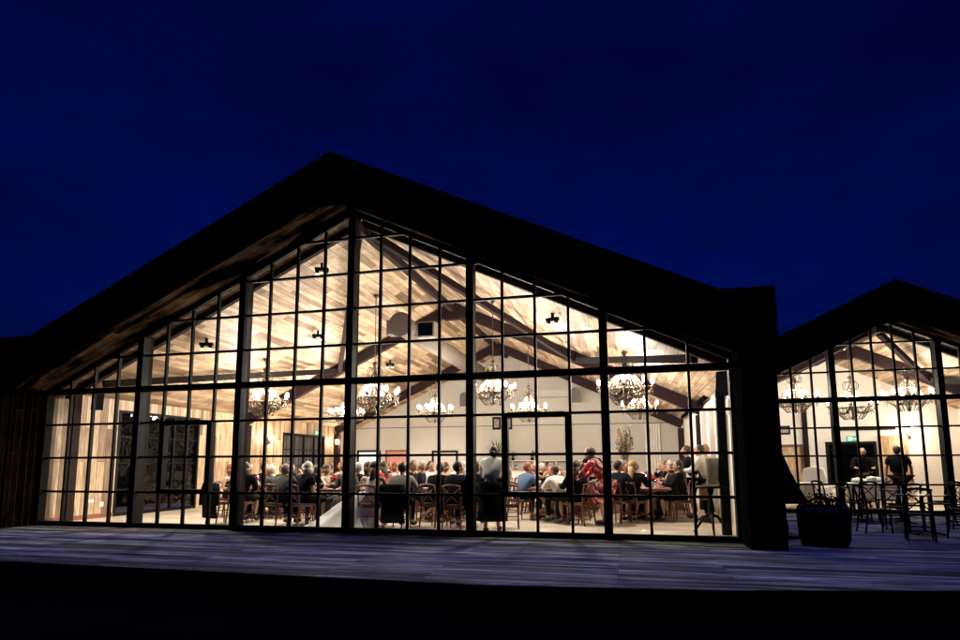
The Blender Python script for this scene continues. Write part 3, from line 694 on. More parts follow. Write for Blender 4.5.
# bar along the back wall
bar = thing('bar_counter', 'long white bar counter with shelf along the back wall', 'bar', (7.0, 15.6, .02))
m = MB(); m.box(0, 6.0, 0, .6, 0, 1.02); m.build('counter', 'white', bar)
m = MB(); m.box(-.05, 6.05, -.06, .64, 1.021, 1.07); m.build('worktop', 'palewood', bar)
m = MB(); m.box(0, 6, .7, .95, 1.45, 1.49)
for k in range(7): m.box(k*1.0-.015 if k else 0, k*1.0+.015 if k < 6 else 6, .72, .93, 1.05, 1.45)
m.build('shelf', 'white', bar)
for k in range(9):
    m = MB(); m.box(.1+k*.66, .6+k*.66, -.012, 0, .12, .9); m.build('panel', 'whitecloth', bar)
bn = random.Random(5)
for k in range(12):
    place(botP, USED, (7.25+k*.47+bn.uniform(-.1, .1), 15.85, 1.09), 0, f'green bottle, {["1st","2nd","3rd","4th","5th","6th","7th","8th","9th","10th","11th","12th"][k]} from the left on the white bar counter', 'bottle', 'bottles on the bar')
# plants
def fan_plant(name, lb, loc, n, ln, seed, potr=.14, poth=.3, wid=.03, matl='leaf', cat='plant'):
    r = thing(name, lb, cat, loc); rr = random.Random(seed)
    m = MB(); m.lathe([(potr*.7, 0), (potr, poth), (potr*.9, poth-.01), (.01, poth-.03)], n=16); m.build('pot', 'pot', r, True)
    m = MB()
    for k in range(n):
        a = rr.random()*2*PI; t0 = rr.uniform(.05, .9); l = ln*rr.uniform(.6, 1.1); ca, sa = math.cos(a), math.sin(a)
        P = []
        for j in range(6):
            s = j/5; ang = t0*(.3+s*1.3)
            P.append(Vector((ca*math.sin(ang)*l*s, sa*math.sin(ang)*l*s, poth+math.cos(ang)*l*s)))
        sd = Vector((-sa, ca, 0))
        for j in range(5):
            w0 = wid*math.sin(PI*(j/5*.85+.12)); w1 = wid*math.sin(PI*((j+1)/5*.85+.12))
            m.add([P[j]-sd*w0, P[j]+sd*w0, P[j+1]+sd*w1, P[j+1]-sd*w1], [(0, 1, 2, 3)])
    m.build('foliage', matl, r); return r
fan_plant('palm_plant', 'leafy palm in a pot on the bar counter left of the framed pictures', (7.35, 15.85, 1.09), 46, 1.15, 3, .13, .25)
fan_plant('potted_plant', 'small bushy plant on the bar shelf near its left end', (8.0, 16.42, 1.51), 30, .35, 4, .08, .12)
fan_plant('potted_plant', 'small bushy plant on the bar shelf, second from the left', (8.9, 16.42, 1.51), 30, .35, 5, .08, .12)
# tall dried flower stand
fs = thing('flower_stand', 'tall stand of dried pampas and branches behind the rightmost chandelier', 'flower stand', (13.1, 10.6, .02))
m = MB(); m.lathe([(.2, 0), (.2, .03), (.03, .06), (.025, .9), (.12, .95), (.14, 1.3), (.1, 1.32)], n=14); m.build('pedestal', 'white', fs, True)
m = MB(); l2 = MB(); rr = random.Random(8)
for k in range(60):
    a = rr.random()*2*PI; sp_ = rr.uniform(.05, .32); h = rr.uniform(.5, 1.35)
    p0 = Vector((0, 0, 1.28)); p2 = Vector((math.cos(a)*sp_, math.sin(a)*sp_, 1.3+h)); p1 = (p0+p2)/2+Vector((math.cos(a), math.sin(a), 0))*.06
    (m if k % 3 else l2).tube([p0, p1, p2], .005, 4)
    if k % 3: m.tube([p2-Vector((0, 0, .16)), p2, p2+Vector((0, 0, .1))], [.01, .035, .006], 6)
    else:
        for j in range(6):
            q = p1.lerp(p2, j/5); v = Vector((rr.uniform(-.1, .1), rr.uniform(-.1, .1), rr.uniform(-.03, .08)))
            l2.add([q, q+v+Vector((0, 0, .02)), q+v*1.5, q+v-Vector((0, 0, .02))], [(0, 1, 2, 3)])
m.build('dried_plumes', 'pampas', fs, True); l2.build('branches', 'leafdark', fs)

# pedestal table with vase at the right end
pt = thing('pedestal_table', 'black pedestal table with curved feet at the right end of the glass front', 'table', (14.72, 1.0, .02))
m = MB(); m.lathe([(.3, .86), (.31, .88), (.3, .9), (.001, .901)], n=24); m.build('tabletop', 'black', pt, True)
m = MB(); m.lathe([(.05, .2), (.035, .3), (.06, .5), (.03, .65), (.05, .86)], n=12); m.build('stem', 'black', pt, True)
for k in range(3):
    a = .5+2*PI*k/3; ca, sa = math.cos(a), math.sin(a)
    m = MB(); m.tube([(ca*r_, sa*r_, z_) for r_, z_ in ((.02, .36), (.14, .32), (.25, .16), (.36, .02))], [.03, .028, .024, .018], 8); m.build('leg', 'black', pt, True)
o = MB(); o.lathe([(.1, 0), (.12, .02), (.12, .5), (.13, .52), (.11, .52), (.11, .05), (.001, .04)], n=20); o = o.build('cylinder_vase', 'frost', None, True); o.location = (14.78, 1.0, .922)
tag(o, 'tall pale cylindrical vase on the black pedestal table', 'vase')
m = MB(); m.box(.021, .03, 1.25, 1.42, .42, .5)
tag(m.build('wall_socket', 'porcelain'), 'white double socket on the boarded left wall, nearer the glass', 'socket', 'wall sockets')
m = MB(); m.box(.001, .012, 1.62, 1.74, .3, .42); tag(m.build('wall_socket', 'porcelain'), 'single white socket low on the boarded left wall, beside the dark window', 'socket', 'wall sockets')

# ------------------------------------------------------------------ people
def skin(verts, edges, radii, sub=1):
    me = bpy.data.meshes.new('tmp'); me.from_pydata([tuple(v) for v in verts], edges, []); o = bpy.data.objects.new('tmp', me); C.objects.link(o)
    md = o.modifiers.new('s', 'SKIN')
    sv = me.skin_vertices[0].data
    for i, r in enumerate(radii):
        sv[i].radius = (r, r) if not isinstance(r, tuple) else r
        sv[i].use_root = (i == 0)
    md.branch_smoothing = .4
    ss = o.modifiers.new('u', 'SUBSURF'); ss.levels = sub; ss.render_levels = sub
    dg = bpy.context.evaluated_depsgraph_get()
    res = bpy.data.meshes.new_from_object(o.evaluated_get(dg)); bpy.data.objects.remove(o); bpy.data.meshes.remove(me)
    return res
class Pose:
    def __init__(s, base='sit', lean=.12, side=0, arms=('table', 'table'), hyaw=0, hpitch=0, step=0, twist=0):
        s.base = base
        P = Vector((0, 0, .55)) if base == 'sit' else Vector((0, -.10*math.sin(lean)-.02, .92))
        sv = Vector((math.sin(side), math.sin(lean)*math.cos(side), math.cos(lean)*math.cos(side))).normalized()
        rt = Vector((math.cos(twist), math.sin(twist), 0)); rt = (rt-sv*rt.dot(sv)).normalized(); fw = sv.cross(rt)*-1
        s.P, s.sv, s.rt, s.fw = P, sv, rt, fw
        s.waist = P+sv*.16; s.chest = P+sv*.33; s.nb = P+sv*.48
        s.head = s.nb+sv*.07+Vector((0, .02, .095))+Vector((0, math.sin(hpitch)*.07, 0))
        s.sh = {k: P+sv*.445+rt*k*.205 for k in (-1, 1)}
        s.el, s.wr, s.hd = {}, {}, {}
        for k, a in zip((-1, 1), arms):
            S_ = s.sh[k]
            if a == 'table': e = S_+Vector((k*.07, .1, -.23)); w_ = Vector((k*.13, .40, .83))
            elif a == 'lap': e = S_+Vector((k*.08, -.02, -.26)); w_ = P+Vector((k*.08, .24, .10))
            elif a == 'chin': e = S_+Vector((k*.08, .2, -.16)); w_ = s.head+Vector((k*.06, .13, -.14))
            elif a == 'down': e = S_+Vector((k*.07, -.03, -.27)); w_ = e+Vector((k*.01, .05, -.25))
            elif a == 'hip': e = S_+Vector((k*.2, -.08, -.2)); w_ = P+Vector((k*.17, .06, .1))
            elif a == 'fwd': e = S_+Vector((k*.06, .12, -.24)); w_ = e+Vector((-k*.05, .24, .0))
            elif a == 'reach': e = S_+Vector((k*.05, .14, -.22)); w_ = e+Vector((-k*.03, .18, -.16))
            elif a == 'toast': e = S_+Vector((k*.08, .2, -.1)); w_ = e+Vector((0, .12, .2))
            s.el[k] = e; s.wr[k] = w_; d = (w_-e).normalized(); s.hd[k] = d
        s.hip = {k: P+Vector((k*.085, 0, -.01)) for k in (-1, 1)}
        if base == 'sit':
            s.kn = {k: Vector((k*.12, .40, .52)) for k in (-1, 1)}; s.an = {k: Vector((k*.12, .38+.04*k*step, .1)) for k in (-1, 1)}
        else:
            s.kn = {k: Vector((k*.09, .03+k*step*.14, .47)) for k in (-1, 1)}; s.an = {k: Vector((k*.09, -.03+k*step*.2, .09)) for k in (-1, 1)}
        s.toe = {k: s.an[k]+Vector((k*.02, .14, -.06)) for k in (-1, 1)}
        s.hm = Matrix.Rotation(hyaw, 3, 'Z') @ Matrix.Rotation(-hpitch, 3, 'X')
def hand(m, w_, d, k):
    up = Vector((0, 0, 1)); sd = d.cross(up)
    sd = sd.normalized() if sd.length > .2 else Vector((1, 0, 0)); n = sd.cross(d).normalized()
    Mx = Matrix((sd, d, n)).transposed()
    m.ball(w_+d*.045, (.038, .05, .016), 8, 6, Mx)
    for i, (ox, ln) in enumerate(((-.028, .055), (-.009, .068), (.01, .063), (.028, .048))):
        b = w_+d*.085+sd*ox
        m.tube([b, b+d*ln*.45-n*.008, b+d*ln*.8-n*.028], [.0085, .008, .006], 5)
    b = w_+d*.03+sd*(-k*.034); m.tube([b, b+d*.03-sd*k*.02-n*.01, b+d*.055-sd*k*.018-n*.022], [.011, .009, .007], 5)
def head_fn(p):
    x, y, z = p
    jaw = max(0, -z); x *= 1-.28*jaw; 
    if z < -.3 and y > 0: y *= 1+.05
    if z < -.3 and y < 0: y *= 1-.35*jaw
    return Vector((x, y, z))
def make_person(label, pose, top='c_black', bottom='c_black', style='trousers', hair='short', hairm='h_dark', sleeves='long', skinm='skin', extra=None, thick=1.0):
    thick *= 1.16
    s = pose; V = []; E = []; Rr = []
    def v(p, r): V.append(Vector(p)); Rr.append(r); return len(V)-1
    pe = v(s.P, (.105*thick, .085*thick)); wa = v(s.waist, (.095*thick, .075*thick)); ch = v(s.chest, (.1*thick, .08*thick)); nb = v(s.nb-s.sv*.02, .05); nk = v(s.nb+(s.head-s.nb)*.45, .052); hd = v(s.head-Vector((0, 0, .03)), .055)
    E += [(pe, wa), (wa, ch), (ch, nb), (nb, nk), (nk, hd)]
    for k in (-1, 1):
        a = v(s.sh[k], .052); b = v(s.el[k], .038); c = v(s.wr[k], .026); E += [(ch, a), (a, b), (b, c)]
        h = v(s.hip[k]+(s.kn[k]-s.hip[k])*.15, .08); n_ = v(s.kn[k], .056); q = v(s.kn[k]+(s.an[k]-s.kn[k])*.35, .055); a2 = v(s.an[k], .035); t = v(s.toe[k], .028)
        E += [(pe, h), (h, n_), (n_, q), (q, a2), (a2, t)]
    m = MB(); me = skin(V, E, Rr); m.mesh(me); bpy.data.meshes.remove(me)
    H = s.head; hm = s.hm
    m.ball(H, (.077, .096, .122), 16, 12, hm, head_fn)
    m.ball(H+hm @ Vector((0, .1, -.015)), (.013, .02, .024), 7, 6, hm)      # nose
    for k in (-1, 1): m.ball(H+hm @ Vector((k*.077, -.008, -.01)), (.012, .02, .032), 6, 6, hm)
    for k in (-1, 1): hand(m, s.wr[k], s.hd[k], k)
    m.cm = 1
    for k in (-1, 1): m.ball(H+hm @ Vector((k*.03, .088, .012)), (.013, .008, .007), 6, 5, hm); m.ball(H+hm @ Vector((k*.031, .091, .034)), (.018, .006, .004), 6, 4, hm)
    m.cm = 2; m.ball(H+hm @ Vector((0, .089, -.058)), (.023, .008, .008), 8, 5, hm)
    body = m.build('person', [MAT[skinm], MAT['eye'], MAT['lip']], None, True); tag(body, label, 'person')
    # hair
    m = MB(); c = H+hm @ Vector((0, -.022, .024))
    if hair != 'none': m.ball(c, (.088, .1, .116), 14, 10, hm)
    if hair == 'long':
        b0 = H+hm @ Vector((0, -.07, .0)); sd = hm @ Vector((1, 0, 0)); bk = hm @ Vector((0, 1, 0))
        m.loft([(b0, sd*.085, bk*.05), (b0+Vector((0, -.01, -.12)), sd*.095, bk*.045), (b0+Vector((0, -.035, -.24)), sd*.1, bk*.04), (b0+Vector((0, -.03, -.36)), sd*.06, bk*.02)], 12)
    if hair == 'bun': m.ball(H+hm @ Vector((0, -.13, .05)), .05, 10, 8)
    if hair == 'bob':
        b0 = H+hm @ Vector((0, -.035, .0)); sd = hm @ Vector((1, 0, 0)); bk = hm @ Vector((0, 1, 0))
        m.loft([(b0, sd*.092, bk*.085), (b0+Vector((0, 0, -.07)), sd*.1, bk*.075), (b0+Vector((0, 0, -.13)), sd*.08, bk*.06)], 12)
    if hair != 'none': m.build('hair', hairm, body, True)
    # top
    V, E, Rr = [], [], []
    s.nb = s.nb+s.sv*.02
    pe = v(s.P+s.sv*.02, (.15*thick, .12*thick)); wa = v(s.waist, (.142*thick, .115*thick)); ch = v(s.chest, (.165*thick, .128*thick)); nb = v(s.nb+s.sv*.01, .074); E += [(pe, wa), (wa, ch), (ch, nb)]
    for k in (-1, 1):
        a = v(s.sh[k], .088); b = v(s.el[k], .066); E += [(ch, a)]
        if sleeves == 'short': V[b] = s.sh[k]+(s.el[k]-s.sh[k])*.7
        E.append((a, b))
        if sleeves == 'long': c_ = v(s.wr[k]-(s.wr[k]-s.el[k])*.08, .04); E.append((b, c_))
    if sleeves == 'none':
        V, E, Rr = V[:4], E[:3], Rr[:4]
    m = MB(); me = skin(V, E, Rr); m.mesh(me); bpy.data.meshes.remove(me)
    m.build('dress' if style == 'dress' else ('jacket' if top in ('c_black', 'c_navy', 'c_grey') else 'shirt'), top, body, True)
    if style == 'trousers':
        V, E, Rr = [], [], []
        pe = v(s.P, (.135*thick, .115*thick))
        for k in (-1, 1):
            h = v(s.hip[k]+(s.kn[k]-s.hip[k])*.15, .094); n_ = v(s.kn[k], .068); q = v(s.kn[k]+(s.an[k]-s.kn[k])*.4, .062); a2 = v(s.an[k]+(s.kn[k]-s.an[k])*.06, .05); E += [(pe, h), (h, n_), (n_, q), (q, a2)]
        m = MB(); me = skin(V, E, Rr); m.mesh(me); bpy.data.meshes.remove(me); m.build('trousers', bottom, body, True)
    else:
        m = MB()
        if s.base == 'sit':
            K = (s.kn[-1]+s.kn[1])/2
            m.loft([(s.P+Vector((0, -.1, .0)), (.13, 0, 0), (0, 0, .1)), (s.P+Vector((0, 0, .0)), (.2, 0, 0), (0, 0, .12)), (s.P.lerp(K, .5), (.205, 0, 0), (0, 0, .1)), (K+Vector((0, .02, 0)), (.2, 0, 0), (0, .01, .085)),
                    (K+Vector((0, .06, -.12)), (.2, 0, 0), (0, .07, .02)), (K+Vector((0, .02, -.38)), (.2, 0, 0), (0, .1, .01))], 16)
        else:
            K = (s.kn[-1]+s.kn[1])/2; ln = 1.0 if style == 'longskirt' else 0
            tk = thick; rg = [(s.P+s.sv*.1, s.rt*.09*tk, s.fw*.075*tk), (s.P, (.175*tk, 0, 0), (0, .15*tk, 0)), (s.P.lerp(K, .5), (.19*tk, 0, 0), (0, .16*tk, 0)), (K, (.175*tk, 0, 0), (0, .15*tk, 0))]
            if ln: A = (s.an[-1]+s.an[1])/2; rg.append((K.lerp(A, .7), (.2*tk, 0, 0), (0, .19*tk, 0)))
            m.loft(rg, 18)
        m.build('skirt', bottom if style != 'dress' else top, body, True)
    for k in (-1, 1):
        m = MB(); d_ = s.toe[k]-s.an[k]; m.ball((s.an[k]+s.toe[k])/2+Vector((0, .01, -.012)), (.045, .13, .045), 10, 7); m.build('shoe', 'shoe', body, True)
    if extra: extra(body, s)
    return body
HR = {'h_dark': 'dark hair', 'h_brown': 'brown hair', 'h_blond': 'blond hair', 'h_white': 'white hair', 'h_grey': 'grey hair', 'h_ginger': 'reddish hair'}
CN = {'c_black': 'black', 'c_navy': 'navy', 'c_grey': 'grey', 'c_lgrey': 'light grey', 'c_white': 'white', 'c_cream': 'cream', 'c_red': 'red', 'c_pink': 'pink', 'c_blue': 'blue', 'c_brown': 'brown', 'c_print': 'patterned'}
protos = {
  'm1': make_person('x', Pose(lean=.2, arms=('table', 'table'), hyaw=.2), 'c_navy', 'c_black'),
  'm2': make_person('x', Pose(lean=.05, arms=('lap', 'table'), hyaw=-.7), 'c_white', 'c_navy'),
  'm3': make_person('x', Pose(lean=.28, arms=('table', 'chin'), hyaw=.8), 'c_grey', 'c_grey', thick=1.1),
  'w1': make_person('x', Pose(lean=.12, arms=('table', 'table'), hyaw=-.3), 'c_red', 'c_red', 'dress', 'long', 'h_brown', 'short'),
  'w2': make_person('x', Pose(lean=.05, arms=('toast', 'lap'), hyaw=.6), 'c_cream', 'c_cream', 'dress', 'bob', 'h_blond', 'none'),
  'w3': make_person('x', Pose(lean=.22, arms=('lap', 'table'), hyaw=-.8), 'c_black', 'c_black', 'dress', 'bun', 'h_dark', 'long'),
}
MEN = ['m1', 'm2', 'm3']; WOM = ['w1', 'w2', 'w3']
def guest(pk, x, y, rz, topm, hairm, lb, sc=1.0):
    o = place(protos[pk], USED, (x, y, .02), rz, lb, 'person', 'seated guests', sc)
    kids = [c for c in bpy.data.objects if c.parent == o] if not hasattr(o, '_k') else []
    for c in kids:
        n = c.name.split('.')[0]
        if n in ('jacket', 'shirt', 'dress', 'skirt'):
            c.material_slots[0].link = 'OBJECT'; c.material_slots[0].material = MAT[topm]
        if n == 'hair': c.material_slots[0].link = 'OBJECT'; c.material_slots[0].material = MAT[hairm]
    return o
gr = random.Random(23)
OUT = {'m': ['c_navy', 'c_white', 'c_grey', 'c_black', 'c_blue', 'c_black', 'c_white', 'c_navy'], 'w': ['c_red', 'c_black', 'c_pink', 'c_print', 'c_white', 'c_black', 'c_navy', 'c_cream']}
skip = {(3, -1, 0), (3, -1, 1), (4, 1, 0)}
for i, (tx, ty) in enumerate(zip(TX, TY)):
    for s in (-1, 1):
        for k in range(8):
            if (i, s, k) in skip: continue
            y = ty+.45+k*.72+gr.uniform(-.05, .05); x = tx+s*(.66+gr.uniform(0, .06)); rz = (PI/2 if s > 0 else -PI/2)+gr.uniform(-.15, .15)
            sd = 'left' if s < 0 else 'right'
            if i == 0 and k > 5: continue
            chair(x, y, rz, f'wooden cross-back chair, {ORD[k]} from the glass on the {sd} side of the {TN[i]} table row')
            if gr.random() < .07 and k > 1: continue
            pk = gr.choice(MEN if gr.random() < .5 else WOM); g_ = 'm' if pk in MEN else 'w'
            tm = gr.choice(OUT[g_]); hm_ = gr.choice(['h_dark', 'h_brown', 'h_blond', 'h_grey', 'h_ginger', 'h_brown', 'h_white'] if g_ == 'w' else ['h_dark', 'h_brown', 'h_grey', 'h_dark', 'h_white'])
            guest(pk, x, y, rz, tm, hm_, f'{"man" if g_=="m" else "woman"} in {CN[tm]}, {HR[hm_]}, {ORD[k]} seat back, {sd} side, {TN[i]} table row', gr.uniform(1.0, 1.08))

# individually posed people near the glass
def put(o, x, y, rz, z=.02):
    o.location = (x, y, z); o.rotation_euler = (0, 0, rz)
    if o.get('category') == 'person': o.scale = (1.1, 1.1, 1.06)
    return o
NP = 'people near the glass'
GC = 'cross-back chairs near the glass'
put(make_person('grey haired man in a grey jacket seated leaning over the table, back to the glass', Pose(lean=.42, arms=('table', 'table'), hyaw=-.5, hpitch=-.15), 'c_grey', 'c_black', hair='short', hairm='h_grey', thick=1.25), 5.62, .85, -.15)
chair(5.62, .82, -.15, 'cross-back chair under the grey haired man in the grey jacket', GC)
put(make_person('person in black with light hair seated beside the grey haired man', Pose(lean=.2, arms=('table', 'table'), hyaw=.6), 'c_black', 'c_black', hair='bob', hairm='h_grey'), 5.95, 1.45, .1)
chair(5.95, 1.42, .1, 'cross-back chair under the person in black beside the grey haired man', GC)
put(make_person('white haired woman in dark clothes seated sideways at the table corner', Pose(lean=.12, arms=('table', 'lap'), hyaw=.9), 'c_black', 'c_black', 'dress', 'bob', 'h_white', 'short'), 6.24, .85, -.5)
chair(6.26, .82, -.5, 'cross-back chair under the white haired woman', GC)
put(make_person('dark haired woman in black seated at the left end of the party', Pose(lean=.15, arms=('table', 'lap'), hyaw=.4), 'c_black', 'c_black', 'dress', 'long', 'h_dark'), 4.45, 1.2, .1)
chair(4.45, 1.17, .1, 'cross-back chair with red seat edge at the left end of the party', GC)
def suitmore(body, s):
    m = MB(); m.loft([(s.chest+s.sv*.12+s.fw*.062, s.rt*.035, s.sv*.02), (s.chest-s.sv*.02+s.fw*.118, s.rt*.045, s.sv*.08), (s.chest-s.sv*.12+s.fw*.108, s.rt*.01, s.sv*.02)], 8); m.build('shirt_front', 'c_white', body, True)
put(make_person('smiling dark haired man in a grey suit seated facing the glass beside the middle post', Pose(lean=-.02, arms=('lap', 'table'), hyaw=.1), 'c_grey', 'c_grey', hairm='h_dark', extra=suitmore), 6.98, 1.5, 2.7)
chair(6.98, 1.53, 2.7, 'cross-back chair under the smiling man in the grey suit', GC)
# bride with train
def bride_more(body, s):
    m = MB(); rings = []
    for t, cx, cy, cz, rx_, ry_ in ((0, 0, .0, .72, .17, .14), (.2, -.12, .08, .66, .3, .24), (.4, -.26, .06, .48, .42, .28), (.6, -.4, .0, .28, .52, .32), (.8, -.5, -.06, .11, .62, .36), (1, -.56, -.1, .012, .72, .42)):
        rings.append(((cx, cy, cz), (rx_, 0, 0), (0, ry_, 0)))
    n = 36; vs = []
    for i, (c, u, v_) in enumerate(rings):
        for k in range(n):
            a = 2*PI*k/n; w_ = 1+(.05+.012*i)*math.sin(a*9+i*.3)*(i/5)
            vs.append(Vector(c)+Vector(u)*math.cos(a)*w_+Vector(v_)*math.sin(a)*w_)
    m.add(vs, [(i*n+k, i*n+(k+1) % n, (i+1)*n+(k+1) % n, (i+1)*n+k) for i in range(5) for k in range(n)])
    m.build('gown_train', 'whitecloth', body, True)
put(make_person('brown haired bride seated back to the glass, her long white train on the floor', Pose(lean=.12, arms=('table', 'lap'), hyaw=.7), 'whitecloth', 'whitecloth', 'dress', 'long', 'h_brown', 'none', extra=bride_more), 7.86, .85, .05)
chair(7.86, .8, .05, 'cross-back chair under the bride', GC)
put(make_person('dark haired person in a light grey jacket seated right of the middle post', Pose(lean=.3, arms=('table', 'table'), hyaw=-.2), 'c_lgrey', 'c_black', hairm='h_dark', thick=1.35), 8.48, .85, -.05)
chair(8.48, .82, -.05, 'cross-back chair under the person in the light grey jacket', GC)
def coat(x, y, rz, lb, grp='coats over chair backs'):
    m = MB(); m.loft([((0, -.3, .925), (.2, 0, 0), (0, .03, 0)), ((0, -.31, .89), (.25, 0, 0), (0, .07, 0)), ((0, -.33, .7), (.27, 0, 0), (0, .07, 0)), ((0.02, -.34, .4), (.25, 0, 0), (0, .08, 0)), ((.03, -.33, .14), (.28, 0, 0), (0, .05, 0))], 16)
    for s in (-1, 1): m.tube([(s*.22, -.31, .9), (s*.3, -.33, .7), (s*.3, -.35, .42)], [.06, .055, .045], 8)
    o = m.build('draped_coat', 'c_black', None, True); tag(o, lb, 'coat', grp); put(o, x, y, rz)
coat(8.48, .82, -.05, 'black coat hung over the chair of the person in the light grey jacket')
chair(4.05, 1.05, -.35, 'cross-back chair carrying a black coat at the left edge of the party', GC)
coat(4.05, 1.05, -.35, 'black coat hung over the leftmost chair of the party')
put(make_person('dark haired man in a dark suit seated near the glass, looking right', Pose(lean=.18, arms=('table', 'lap'), hyaw=-.8), 'c_navy', 'c_black', hairm='h_dark', thick=1.3), 9.72, .95, -.1)
chair(9.72, .92, -.1, 'cross-back chair under the dark haired man in the dark suit', GC)
put(make_person('person in black seated between the middle post and the dark suited man', Pose(lean=.2, arms=('table', 'table'), hyaw=.3), 'c_black', 'c_black', hairm='h_brown'), 10.02, 1.5, .3)
chair(10.02, 1.47, .3, 'cross-back chair behind the dark suited man', GC)
put(make_person('waitress in white blouse and long black skirt standing bent forward, back to the glass', Pose('stand', .55, arms=('reach', 'reach'), hpitch=-.5, step=.6), 'c_white', 'c_black', 'longskirt', 'bun', 'h_dark', thick=1.25), 10.56, .6, 0)
chair(10.75, 1.35, .2, 'empty cross-back chair just behind the standing waitress', GC)
put(make_person('ginger haired man in a blue shirt seated at the left corner of the fourth table', Pose(lean=.35, arms=('table', 'table'), hyaw=-.5), 'c_blue', 'c_navy', hairm='h_ginger'), 10.72, 3.1, -.7)
chair(10.7, 3.08, -.7, 'cross-back chair under the man in the blue shirt', GC)
def braces(body, s):
    m = MB()
    for k in (-1, 1):
        m.tube([s.P+s.rt*k*.07-s.fw*.125, s.chest+s.rt*k*.06-s.fw*.135, s.nb+s.rt*k*.07-s.fw*.05], .012, 5)
    m.build('braces', 'c_black', body)
put(make_person('man in a white shirt with dark braces leaning forward over the fourth table', Pose(lean=.6, arms=('table', 'table'), hyaw=.4), 'c_white', 'c_black', hairm='h_brown', thick=1.2, extra=braces), 11.8, 2.6, .85)
chair(11.85, 2.55, .85, 'pale cross-back chair under the man with the braces', GC)
put(make_person('dark haired woman in black seated in front of the woman in the floral dress', Pose(lean=.25, arms=('table', 'lap'), hyaw=.7), 'c_black', 'c_black', 'dress', 'long', 'h_dark', 'long'), 12.16, 2.3, 1.0)
chair(12.16, 2.27, 1.0, 'cross-back chair under the dark haired woman in front of the floral dress', GC)
put(make_person('woman in a red and white floral dress standing and bending forward, beside the fifth post', Pose('stand', .6, arms=('reach', 'reach'), hpitch=.1, step=.2), 'c_floral', 'c_floral', 'dress', 'bob', 'h_brown', 'long', thick=1.25), 12.66, 2.35, 1.35)
put(make_person('man in a black jacket standing behind the woman in the floral dress', Pose('stand', .12, arms=('fwd', 'down'), hyaw=.3), 'c_black', 'c_black', hairm='h_dark', thick=1.15), 12.2, 6.8, .5)
put(make_person('dark haired man in a dark jacket seated right of the fifth post', Pose(lean=.08, arms=('table', 'lap'), hyaw=-.9), 'c_navy', 'c_black', hairm='h_dark', thick=1.05), 12.98, 2.9, -.5)
chair(12.98, 2.87, -.5, 'cross-back chair under the dark jacketed man right of the fifth post', GC)
put(make_person('woman with long blond hair seated beside the dark jacketed man', Pose(lean=.12, arms=('table', 'table'), hyaw=-.6), 'c_black', 'c_black', 'dress', 'long', 'h_blond'), 13.3, 3.1, -.5)
chair(13.3, 3.05, -.5, 'cross-back chair under the woman with long blond hair', GC)
put(make_person('woman with long black hair in a black dress seated facing left near the right end', Pose(lean=.08, arms=('table', 'table'), hyaw=.3), 'c_black', 'c_black', 'dress', 'long', 'h_dark'), 14.4, 3.45, 1.35)
chair(14.42, 3.45, 1.35, 'dark cross-back chair under the woman with long black hair', GC)
def vest(body, s):
    V = [s.P+s.sv*.06, s.waist, s.chest, s.P+s.sv*.44]; me = skin(V, [(0, 1), (1, 2), (2, 3)], [(.148, .125), (.14, .118), (.155, .128), (.1, .09)])
    m = MB(); m.mesh(me); m.build('waistcoat', 'c_grey', body, True)
    m = MB(); m.loft([(s.P+s.fw*.03, (.16, 0, 0), (0, .13, 0)), (s.P+Vector((0, .07, -.2)), (.19, 0, 0), (0, .12, 0)), (s.P+Vector((0, .09, -.45)), (.2, 0, 0), (0, .12, 0))], 14); m.build('apron', 'c_brown', body, True)
put(make_person('waiter in white shirt, grey waistcoat and brown apron bending to serve, near the right end', Pose('stand', .35, arms=('fwd', 'hip'), hpitch=-.3, hyaw=.3, step=.3), 'c_white', 'c_black', hairm='h_dark', extra=vest, thick=1.05), 14.95, 3.5, 1.2)
put(make_person('blond person in a cream shirt standing right behind the waiter', Pose('stand', .15, arms=('fwd', 'down'), hyaw=.2), 'c_cream', 'c_black', hairm='h_blond'), 15.1, 4.4, 1.1)

put(make_person('broad man in a black jacket seated right of the coat-hung chair', Pose(lean=.3, arms=('table', 'table'), hyaw=.5), 'c_black', 'c_black', hairm='h_brown', thick=1.2), 9.12, 1.35, -.3)
chair(9.12, 1.32, -.3, 'cross-back chair between the coat-hung chair and the dark suited man', GC)
put(make_person('woman in black with brown hair seated left of the bride, turned to her', Pose(lean=.15, arms=('table', 'lap'), hyaw=-.6), 'c_black', 'c_black', 'dress', 'bob', 'h_brown', 'long'), 7.1, 2.1, -1.2)
put(make_person('man in a black waistcoat standing behind the woman with long black hair', Pose('stand', .3, arms=('fwd', 'fwd'), hpitch=-.2, hyaw=-.3), 'c_black', 'c_black', hairm='h_brown', thick=1.05), 14.75, 4.6, 1.6)

# ------------------------------------------------------------------ small right hall interior
y2 = 13.18
def wd2(x0, x1, z1, lm, fm, lb): wall_door(x0-15.6, x1-15.6, z1, lm, fm, lb, y=6.2, root=H2)
wd2(18.6, 19.35, 1.92, 'plankdoor', 'chairwood', 'pale plank door')
wd2(20.3, 21.75, 2.0, 'void', 'black', 'open doorway, its darkness painted as a black sheet')  # black leaf paints the dark of the unlit room beyond
wd2(22.0, 22.75, 2.2, 'plankdoor', 'palewood', 'tall pale plank door')
m = MB(); m.box(4.9, 6.9, 6.14, 6.2, 2.5, 2.58); m.build('wall_rail', 'darkwood', H2)
r = thing('framed_picture', 'dark framed picture on the wall of the small right hall, beside the pier', 'picture', (18.75, 13.14, 2.55))
m = MB(); m.box(-.3, .3, -.03, 0, -.16, .16); m.build('frame', 'black', r); m = MB(); m.box(-.24, .24, -.034, -.031, -.1, .1); m.build('print', 'frameart', r)
m = MB(); m.box(19.45, 19.6, 12.95, 13.1, .02, 3.6); tag(m.build('free_column', 'column'), 'slim grey column beside the pale plank door of the small right hall', 'column')
